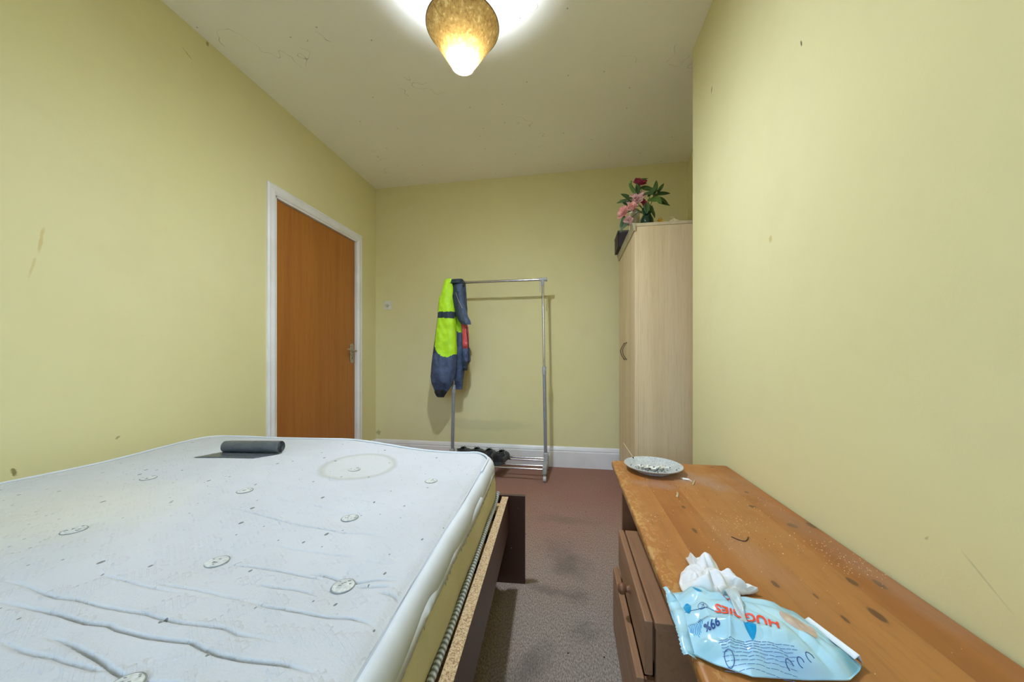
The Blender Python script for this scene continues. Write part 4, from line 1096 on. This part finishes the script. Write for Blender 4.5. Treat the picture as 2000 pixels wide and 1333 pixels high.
for (dx, dy, a), lb in zip(spots_b, where):
    L = random.uniform(0.014, 0.020) if 'long' not in lb else 0.027
    c = Vector((PX_ + dx, PY_ + dy * 0.8 + 0.014, TZ + 0.0185)); d = Vector((math.cos(a), math.sin(a), 0.12))
    t = thing('cigarette_butt', lb, 'cigarette butt', tuple(c), 'cigarette butts on the plate')
    m = MB(); m.tube([c - d * L / 2, c - d * L * 0.1], [0.0036, 0.0038], 8); m.build('filter', M_filt, t)
    m = MB(); m.tube([c - d * L * 0.1, c + d * L * 0.15, c + d * L * 0.45], [0.0038, 0.0034, 0.0036], 8); m.build('paper', M_butt, t)
    m = MB(); m.tube([c + d * L * 0.45, c + d * L * 0.55], [0.0036, 0.002], 8); m.build('burnt_end', M_char, t)
m = MB()
random.seed(4)
for k in range(420):
    r = abs(random.gauss(0, 0.032)); a = random.uniform(0, 2 * PI)
    x, y = PX_ - 0.005 + r * math.cos(a) * 1.25, PY_ - 0.012 + r * math.sin(a) * 0.75
    rr = math.hypot(x - PX_, y - PY_)
    if rr > 0.095: continue
    z = TZ + interp(rr, [0, 0.064, 0.083, 0.10], [0.0085, 0.0095, 0.017, 0.027]) + 0.007 * math.exp(-(r / 0.03) ** 2); s_ = random.uniform(0.0008, 0.0028)
    m.add([(x - s_, y - s_, z), (x + s_, y - s_ * .6, z), (x, y + s_, z), (x + s_ * .2, y, z + s_ * 1.2)], [(0,1,2),(0,1,3),(1,2,3),(2,0,3)], random.choice((0, 0, 1)))
tag(m.build('cigarette_ash', [plain('grey_ash', srgb(120, 122, 122), 0.9), M_char], smooth=False), 'grey and black cigarette ash heaped in the plate', 'ash', kind='stuff')
st = thing('incense_stick', 'thin pale stick with a dark tip leaning over the left rim of the plate', 'stick', (0.25, 1.46, TZ + 0.03))
m = MB(); m.tube([(0.2625, 1.489, 0.540), (0.226, 1.52, 0.594)], 0.0013, 6); m.build('stick_shaft', plain('pale_wood_stick', srgb(214, 196, 150), 0.7), st)
m = MB(); m.tube([(0.2635, 1.488, 0.5375), (0.2600, 1.491, 0.5435)], 0.0022, 6); m.build('stick_tip', M_char, st)

# crumbs and ash on the desk
m = MB(); random.seed(9)
clus = [((0.42, 1.30), 0.05, 90, 1), ((0.35, 1.19), 0.03, 40, 1), ((0.45, 1.02), 0.04, 70, 0), ((0.42, 0.93), 0.04, 60, 1), ((0.57, 0.90), 0.035, 90, 0), ((0.61, 0.83), 0.025, 60, 0), ((0.60, 1.15), 0.05, 40, 0), ((0.25, 1.30), 0.04, 50, 0), ((0.22, 1.0), 0.02, 30, 0), ((0.28, 1.04), 0.015, 14, 1), ((0.36, 0.86), 0.04, 40, 0), ((0.45, 0.6), 0.12, 30, 0), ((0.24, 0.82), 0.03, 30, 0)]
for (cx, cy), sg, n_, dkk in clus:
    for k in range(n_):
        x = min(0.64, max(0.19, random.gauss(cx, sg))); y = min(1.53, random.gauss(cy, sg * 1.3)); z = TZ; s_ = random.uniform(0.0005, 0.0016)
        if 0.17 < x < 0.42 and 0.50 < y < 0.78: continue
        if math.hypot(x - PX_, y - PY_) < 0.07: continue
        a = random.uniform(0, 6.28); ca, sa = math.cos(a) * s_, math.sin(a) * s_
        m.add([(x - ca, y - sa, z), (x + sa, y - ca, z), (x + ca, y + sa, z), (x, y, z + s_ * 1.0)], [(0,1,2),(0,1,3),(1,2,3),(2,0,3)], 1 if (dkk and random.random() < 0.45) else 0)
tag(m.build('crumbs', [plain('pale_crumb', srgb(226, 200, 160), 0.8), plain('dark_crumb', srgb(84, 60, 40), 0.8)], smooth=False), 'pale crumbs and flecks of ash scattered over the pine top', 'crumbs', kind='stuff')
# torn scraps
m = MB()
o_ = [(0.404, 1.352), (0.412, 1.345), (0.418, 1.352), (0.428, 1.338), (0.434, 1.318), (0.426, 1.322), (0.412, 1.336)]
m.add([(x, y, TZ + 0.0012 + 0.004 * (i % 2)) for i, (x, y) in enumerate(o_)], [tuple(range(len(o_)))])
tag(m.build('paper_scrap', M_butt, smooth=False, solid=0.0006), 'torn white paper scrap lying on the pine top beside the plate', 'paper scrap')
def flake(name, pts, w, lb, mat):
    m = MB()
    P_ = [Vector(p) for p in pts]
    vs = []; 
    for i, p in enumerate(P_):
        t = (P_[min(i+1, len(P_)-1)] - P_[max(i-1, 0)]).normalized(); n_ = Vector((-t.y, t.x, 0)) * w
        vs += [p + n_, p - n_]
    m.add(vs, [(2*i, 2*i+1, 2*i+3, 2*i+2) for i in range(len(P_) - 1)])
    return tag(m.build(name, mat, solid=0.0010), lb, 'scrap')
flake('tobacco_scrap', [(0.338, 1.165, TZ+.001), (0.345, 1.180, TZ+.003), (0.352, 1.205, TZ+.002)], 0.0035, 'flat pale twig-like scrap on the pine top in front of the plate', plain('dry_tobacco', srgb(190, 165, 120), 0.8))
flake('tobacco_scrap', [(0.425, 1.285, TZ+.001), (0.435, 1.305, TZ+.003), (0.448, 1.335, TZ+.002)], 0.0025, 'pale narrow scrap on the pine top just right of the white paper scrap', plain('dry_tobacco_b', srgb(186, 160, 115), 0.8))
m = MB(); m.tube([(0.395 + 0.04 * t, 0.925 - 0.02 * math.sin(t * PI) + 0.005 * t, TZ + 0.0013) for t in [k / 14 for k in range(15)]], 0.0011, 6)
tag(m.build('hair_strand', plain('dark_thread', srgb(70, 44, 28), 0.6)), 'curled dark brown thread lying in the crumbs on the pine top', 'thread')

# ---------------------------------------------------------------- wipes packet
wp = thing('wipes_packet', 'open light blue packet of baby wipes lying on the near part of the pine top', 'wipes packet', (0.28, 0.58, TZ))
OUT_ = [(0.175, 0.672), (0.205, 0.682), (0.26, 0.672), (0.32, 0.668), (0.365, 0.66), (0.385, 0.65), (0.395, 0.625), (0.402, 0.59), (0.408, 0.560), (0.398, 0.543), (0.376, 0.527), (0.32, 0.517), (0.247, 0.510), (0.205, 0.522), (0.178, 0.537), (0.172, 0.56), (0.170, 0.61)]

OUT = [(x, y + 0.007 if y < 0.56 else y) for x, y in OUT_]
CXp, CYp = 0.285, 0.597
def rout(th):
    d = Vector((math.cos(th), math.sin(th))); best = 0.02
    n = len(OUT)
    for i in range(n):
        a = Vector(OUT[i]) - Vector((CXp, CYp)); b = Vector(OUT[(i + 1) % n]) - Vector((CXp, CYp))
        e = b - a; den = d.x * e.y - d.y * e.x
        if abs(den) < 1e-9: continue
        t = (a.x * e.y - a.y * e.x) / den; s_ = (a.x * d.y - a.y * d.x) / den
        if t > 0 and -1e-6 <= s_ <= 1 + 1e-6: best = max(best, t)
    return best
RT = [rout(2 * PI * k / 360) for k in range(360)]
def rlook(th):
    f = (th / (2 * PI)) % 1 * 360; i = int(f) % 360; return lerp(RT[i], RT[(i + 1) % 360], f - int(f))
def crease(x, y, x0, y0, x1, y1, w, h):
    dx, dy = x1 - x0, y1 - y0; t = max(0, min(1, ((x - x0) * dx + (y - y0) * dy) / (dx * dx + dy * dy)))
    d = math.hypot(x - x0 - t * dx, y - y0 - t * dy)
    return h * math.exp(-(d / w) ** 2) * math.sin(PI * (0.1 + 0.8 * t))
def pz(x, y):
    dx, dy = x - CXp, y - CYp; r = math.hypot(dx, dy); R = rlook(math.atan2(dy, dx)) if r > 1e-6 else 1
    p = min(1, r / R)
    h = 0.040 * (1 - p ** 3.2) ** 0.75
    # left end is flattened towards its crimp, right end is partly empty
    h *= 0.45 + 0.55 * min(1, max(0, (x - 0.172) / 0.045))
    h *= 1 - 0.35 * min(1, max(0, (x - 0.33) / 0.07))
    k = min(1, (1 - p) * 6)
    cn = abs(nz(x * 20, y * 24, 4)) * 0.0095 + abs(nz(x * 48, y * 40, 8)) * 0.005
    h += k * (cn - 0.004)
    h += k * (crease(x, y, 0.18, 0.585, 0.30, 0.560, 0.006, 0.005) - crease(x, y, 0.19, 0.565, 0.27, 0.545, 0.008, 0.006) + crease(x, y, 0.245, 0.58, 0.225, 0.53, 0.004, 0.006) - crease(x, y, 0.32, 0.60, 0.36, 0.53, 0.008, 0.006) + crease(x, y, 0.35, 0.62, 0.39, 0.57, 0.006, 0.004)
              - crease(x, y, 0.262, 0.655, 0.27, 0.58, 0.004, 0.006))
    return TZ + 0.002 + max(0.001, h)
q = NT('light_blue_film', 0.25, spec=0.6)
o = q.sep()
c = q.mix(q.remap(q.noise(14, 3), 0.35, 0.7), srgb(168, 212, 232), srgb(188, 224, 236))
for cc, r, ang, col, amt in (((0.335, 0.645), (0.05, 0.018), -0.3, srgb(70, 170, 215), 0.8), ((0.30, 0.535), (0.07, 0.02), 0, srgb(150, 190, 232), 0.6), ((0.39, 0.56), (0.02, 0.04), 0.2, srgb(70, 160, 190), 0.7), ((0.20, 0.545), (0.03, 0.02), 0, srgb(140, 190, 205), 0.6), ((0.31, 0.60), (0.05, 0.02), -0.3, srgb(205, 232, 238), 0.5)):
    d, k = q.spot(cc, r, ang, (0, 1), 0.9, 0.5); c = q.mix(q.math('MULTIPLY', k, amt), c, col)
q.base(c); M_film = q
m = MB()
NA, NR = 300, 96
def top(u, v):
    th = 2 * PI * u; p = (v) ** 0.7; R = rlook(th)
    x, y = CXp + R * p * math.cos(th), CYp + R * p * math.sin(th)
    return (x, y, pz(x, y) if v < 1 else TZ + 0.006)
m.grid(top, NA, NR, wrapu=True)
def bot(u, v):
    th = 2 * PI * u; R = rlook(th); p = lerp(1, 0.05, v)
    return (CXp + R * p * math.cos(th), CYp + R * p * math.sin(th), TZ + (0.006 if v == 0 else 0.001))
m.grid(bot, NA, 5, wrapu=True)
m.build('film_pouch', M_film, wp, angle=35)
M_fwhite = plain('white_film', srgb(232, 236, 240), 0.35)
# serrated crimp at the left end
m = MB(); n_ = 44; vs = []
for i in range(n_):
    t = i / (n_ - 1); y = lerp(0.668, 0.536, t)
    xo = 0.176 + 0.004 * math.sin(t * 5)
    zb = TZ + 0.008 + 0.006 * math.sin(t * 9 + 1) ** 2 + (0.010 if t < 0.15 else 0)
    vs += [(xo + 0.010, y, pz(xo + 0.010, y) + 0.0006), (xo - 0.001, y, zb), (xo - 0.006 - 0.002 * (i % 2), y, zb - 0.003 + 0.001 * (i % 2))]
m.add(vs, [(3*i+k, 3*i+k+1, 3*i+4+k, 3*i+3+k) for i in range(n_ - 1) for k in (0, 1)])
m.build('crimped_end', M_film, wp, solid=0.0007)
m = MB(); n_ = 24; vs = []
for i in range(n_):
    t = i / (n_ - 1); x = lerp(0.389, 0.405, t) ; y = lerp(0.640, 0.562, t); wd2 = 0.003 + 0.006 * t
    vs += [(x - 0.006, y - 0.002, TZ + 0.010 + 0.004 * t), (x + wd2 * 0.4, y + wd2 * 0.3, TZ + 0.013 + 0.004 * t), (x + wd2, y + wd2 * 0.4, TZ + 0.004)]
m.add(vs, [(3*i+k, 3*i+k+1, 3*i+4+k, 3*i+3+k) for i in range(n_ - 1) for k in (0, 1)])
m.build('torn_end_film', M_fwhite, wp, solid=0.0008)
# prints that follow the film
def conform(name, vs, fs, mat, lift=0.0006):
    m = MB(); m.add([(x, y, pz(x, y) + lift) for x, y in vs], fs); return m.build(name, mat, wp, angle=180)
def disc(c, shape, nr=7, na=36):
    vs = [c]; fs = []
    for j in range(1, nr + 1):
        for i in range(na):
            dx, dy = shape(2 * PI * i / na); vs.append((c[0] + dx * j / nr, c[1] + dy * j / nr))
    for i in range(na): fs.append((0, 1 + i, 1 + (i + 1) % na))
    for j in range(nr - 1):
        for i in range(na): fs.append((1 + j*na + i, 1 + (j+1)*na + i, 1 + (j+1)*na + (i+1) % na, 1 + j*na + (i+1) % na))
    return vs, fs
def drop(a, b, rot):
    def s_(t):
        x = a * math.sin(t) * (0.5 - 0.5 * math.cos(t)) ** 0.45 if True else 0
        y = -b * math.cos(t)
        return (x * math.cos(rot) - y * math.sin(rot), x * math.sin(rot) + y * math.cos(rot))
    return s_
M_cyan = plain('cyan_print', srgb(0, 150, 208), 0.3, vary=0.03)
M_nprint = plain('navy_print', srgb(40, 78, 140), 0.35, vary=0.03)
M_rprint = plain('red_print', srgb(240, 78, 50), 0.35, vary=0.03)
for c, a, b, rt in (((0.266, 0.563), 0.0105, 0.0155, 2.9 - PI), ((0.221, 0.648), 0.0055, 0.0095, 0.5 + PI), ((0.196, 0.617), 0.007, 0.013, -0.1)):
    v_, f_ = disc(c, drop(a, b, rt)); conform('drop_print', v_, f_, M_cyan)
v_, f_ = disc((0.262, 0.634), lambda t: (0.0055 * math.cos(t), 0.003 * math.sin(t)), 3, 16); conform('dot_print', v_, f_, M_rprint)
q = NT('skin_photo_print', 0.35); q.base(q.mix(q.remap(q.noise(60, 3), 0.35, 0.7), srgb(214, 190, 172), srgb(190, 165, 150)))
v_, f_ = disc((0.347, 0.590), lambda t: (0.021 * math.cos(t) * (1 + 0.12 * math.sin(3 * t)), 0.0165 * math.sin(t) * (1 + 0.2 * math.cos(2 * t + 1)) - 0.004 * math.cos(t)), 8, 40); conform('photo_print', v_, f_, q, 0.0005)
def text_mesh(name, txt, size, loc, rot, mat, shear=0.0, bold=0.0, xs_=1.0):
    cu = bpy.data.curves.new('t', 'FONT'); cu.body = txt; cu.size = size; cu.align_x = 'CENTER'; cu.align_y = 'CENTER'; cu.offset = bold; cu.shear = shear
    ob = bpy.data.objects.new('t', cu); COL.objects.link(ob)
    dg = bpy.context.evaluated_depsgraph_get(); me = bpy.data.meshes.new_from_object(ob.evaluated_get(dg))
    bm = bmesh.new(); bm.from_mesh(me); bmesh.ops.triangulate(bm, faces=bm.faces[:])
    for _ in range(3):
        long = [e for e in bm.edges if e.calc_length() > 0.0022]
        if long: bmesh.ops.subdivide_edges(bm, edges=long, cuts=1); bmesh.ops.triangulate(bm, faces=bm.faces[:])
    ca, sa = math.cos(rot), math.sin(rot)
    for v in bm.verts:
        x, y = v.co.x * xs_, v.co.y
        X, Y = loc[0] + x * ca - y * sa, loc[1] + x * sa + y * ca
        v.co = (X, Y, pz(X, Y) + 0.0013)
    bm.to_mesh(me); bm.free(); me.name = name
    bpy.data.curves.remove(cu) if cu.users == 0 else None
    me.materials.clear(); me.materials.append(mat.m)
    bpy.data.objects.remove(ob); o2 = bpy.data.objects.new(name, me); COL.objects.link(o2)
    put(o2, wp); return o2
text_mesh('brand_print', 'HUGGIES', 0.0225, (0.271, 0.5865), PI - 0.36, M_rprint, bold=0.0006, xs_=0.90)
text_mesh('percent_print', '99%', 0.0135, (0.2155, 0.570), PI + 0.05, M_nprint, bold=0.0003, xs_=0.95)
text_mesh('slogan_print', 'PURE WATER', 0.0045, (0.2135, 0.582), PI + 0.0, M_nprint)
text_mesh('small_logo_letter', 'K', 0.009, (0.216, 0.607), PI, M_nprint, shear=0.2)
def ringpts(c, r, n=28): return [(c[0] + r * math.cos(2*PI*k/n), c[1] + r * math.sin(2*PI*k/n)) for k in range(n + 1)]
def line_print(name, polys, w, mat):
    m = MB()
    for P_ in polys:
        m.tube([(x, y, pz(x, y) + 0.0005) for x, y in P_], w, 5)
    return m.build(name, mat, wp)
line_print('logo_ring_print', [ringpts((0.216, 0.607), 0.0068)], 0.0004, M_nprint)
line_print('underline_print', [[(0.190 + 0.0045 * k, 0.612 - 0.0018 * k) for k in range(10)]], 0.0004, M_nprint)
line_print('striped_circle_print', [[(0.187 + 0.0022 * k + 0.001 * math.sin(j), 0.585 - j * 0.0035 + 0.002 * math.sin(k)) for j in range(int(2 + 4 * math.sin(PI * (k + 0.8) / 9.6)) + 1)] for k in range(9)], 0.0005, M_cyan)
random.seed(2)
rows = []
for r in range(9):
    y = 0.549 - r * 0.0033; x = 0.214 + random.uniform(0, 0.004)
    while x < 0.315 - 0.002 * r:
        L = random.uniform(0.003, 0.012)
        rows.append([(x + L * k / 3, y - 0.02 * (x - 0.21)) for k in range(4)]); x += L + 0.0014
line_print('fine_print', rows, 0.00038, plain('pale_navy_print', srgb(96, 130, 180), 0.4))
for P_ in (ringpts((0.224, 0.531), 0.006), ringpts((0.300, 0.530), 0.0045, 12)[:9], ringpts((0.316, 0.534), 0.004, 12)[:10], ringpts((0.331, 0.540), 0.005, 10)[:8]):
    line_print('printed_mark', [P_], 0.0006, M_nprint)
# loose clear strip over the opening
q = NT('frosted_strip', 0.3, srgb(200, 214, 218)); q.b.inputs['Alpha'].default_value = 0.75; q.base(q.mix(q.noise(40, 2), srgb(192, 208, 212), srgb(218, 226, 228)))
m = MB()
def FT(u, v):
    x = lerp(0.276, 0.262, v) + (u - 0.5) * (0.006 + 0.012 * math.sin(PI * v ** 0.8)); y = lerp(0.672, 0.568, v)
    return (x, y, pz(x, y) + 0.001 + 0.020 * math.sin(PI * min(1, v * 1.1)) * (1 - v) + 0.003 * (u - 0.5))
m.grid(FT, 7, 24); m.build('resealable_strip', q, wp, solid=0.0006)

# the wipe pulled out of the packet
M_wipe = NT('white_wipe_cloth', 0.8); M_wipe.base(M_wipe.mix(M_wipe.noise(30, 3), srgb(226, 224, 228), srgb(240, 240, 242))); M_wipe.bump(M_wipe.noise(260, 2), 0.25, 0.001)
WO = [(0.246, 0.800), (0.262, 0.797), (0.284, 0.799), (0.297, 0.775), (0.313, 0.742), (0.348, 0.706), (0.300, 0.692), (0.285, 0.675), (0.250, 0.662), (0.222, 0.664), (0.208, 0.682), (0.210, 0.710), (0.224, 0.745), (0.252, 0.772)]
WC = (0.256, 0.715)
def wr(th):
    d = Vector((math.cos(th), math.sin(th))); best = 0.01; n = len(WO)
    for i in range(n):
        a = Vector(WO[i]) - Vector(WC); b = Vector(WO[(i + 1) % n]) - Vector(WC); e = b - a; den = d.x * e.y - d.y * e.x
        if abs(den) < 1e-9: continue
        t = (a.x * e.y - a.y * e.x) / den; s_ = (a.x * d.y - a.y * d.x) / den
        if t > 0 and -1e-6 <= s_ <= 1 + 1e-6: best = max(best, t)
    return best
m = MB()
def FW(u, v):
    th = 2 * PI * u; R = wr(th) * v
    x, y = WC[0] + R * math.cos(th), WC[1] + R * math.sin(th)
    h = 0.030 * (1 - v) ** 0.9
    h += (abs(nz(x * 34, y * 26, 1)) * 0.030 + abs(nz(x * 70, y * 60, 2)) * 0.012) * math.sin(PI * min(1, 0.15 + 0.85 * (1 - v))) * (1 if v < 0.98 else 0.3)
    h += 0.006 * math.sin(th * 7) * v * (1 - v) * 2
    h += 0.018 * math.exp(-(((x - 0.245) / 0.03) ** 2 + ((y - 0.672) / 0.014) ** 2))
    return (x, y, TZ + 0.0025 + max(0, h))
m.grid(FW, 130, 40, wrapu=True)
tag(m.build('wet_wipe', M_wipe, solid=0.0012), 'crumpled white wipe hanging out of the far side of the blue packet', 'wipe')
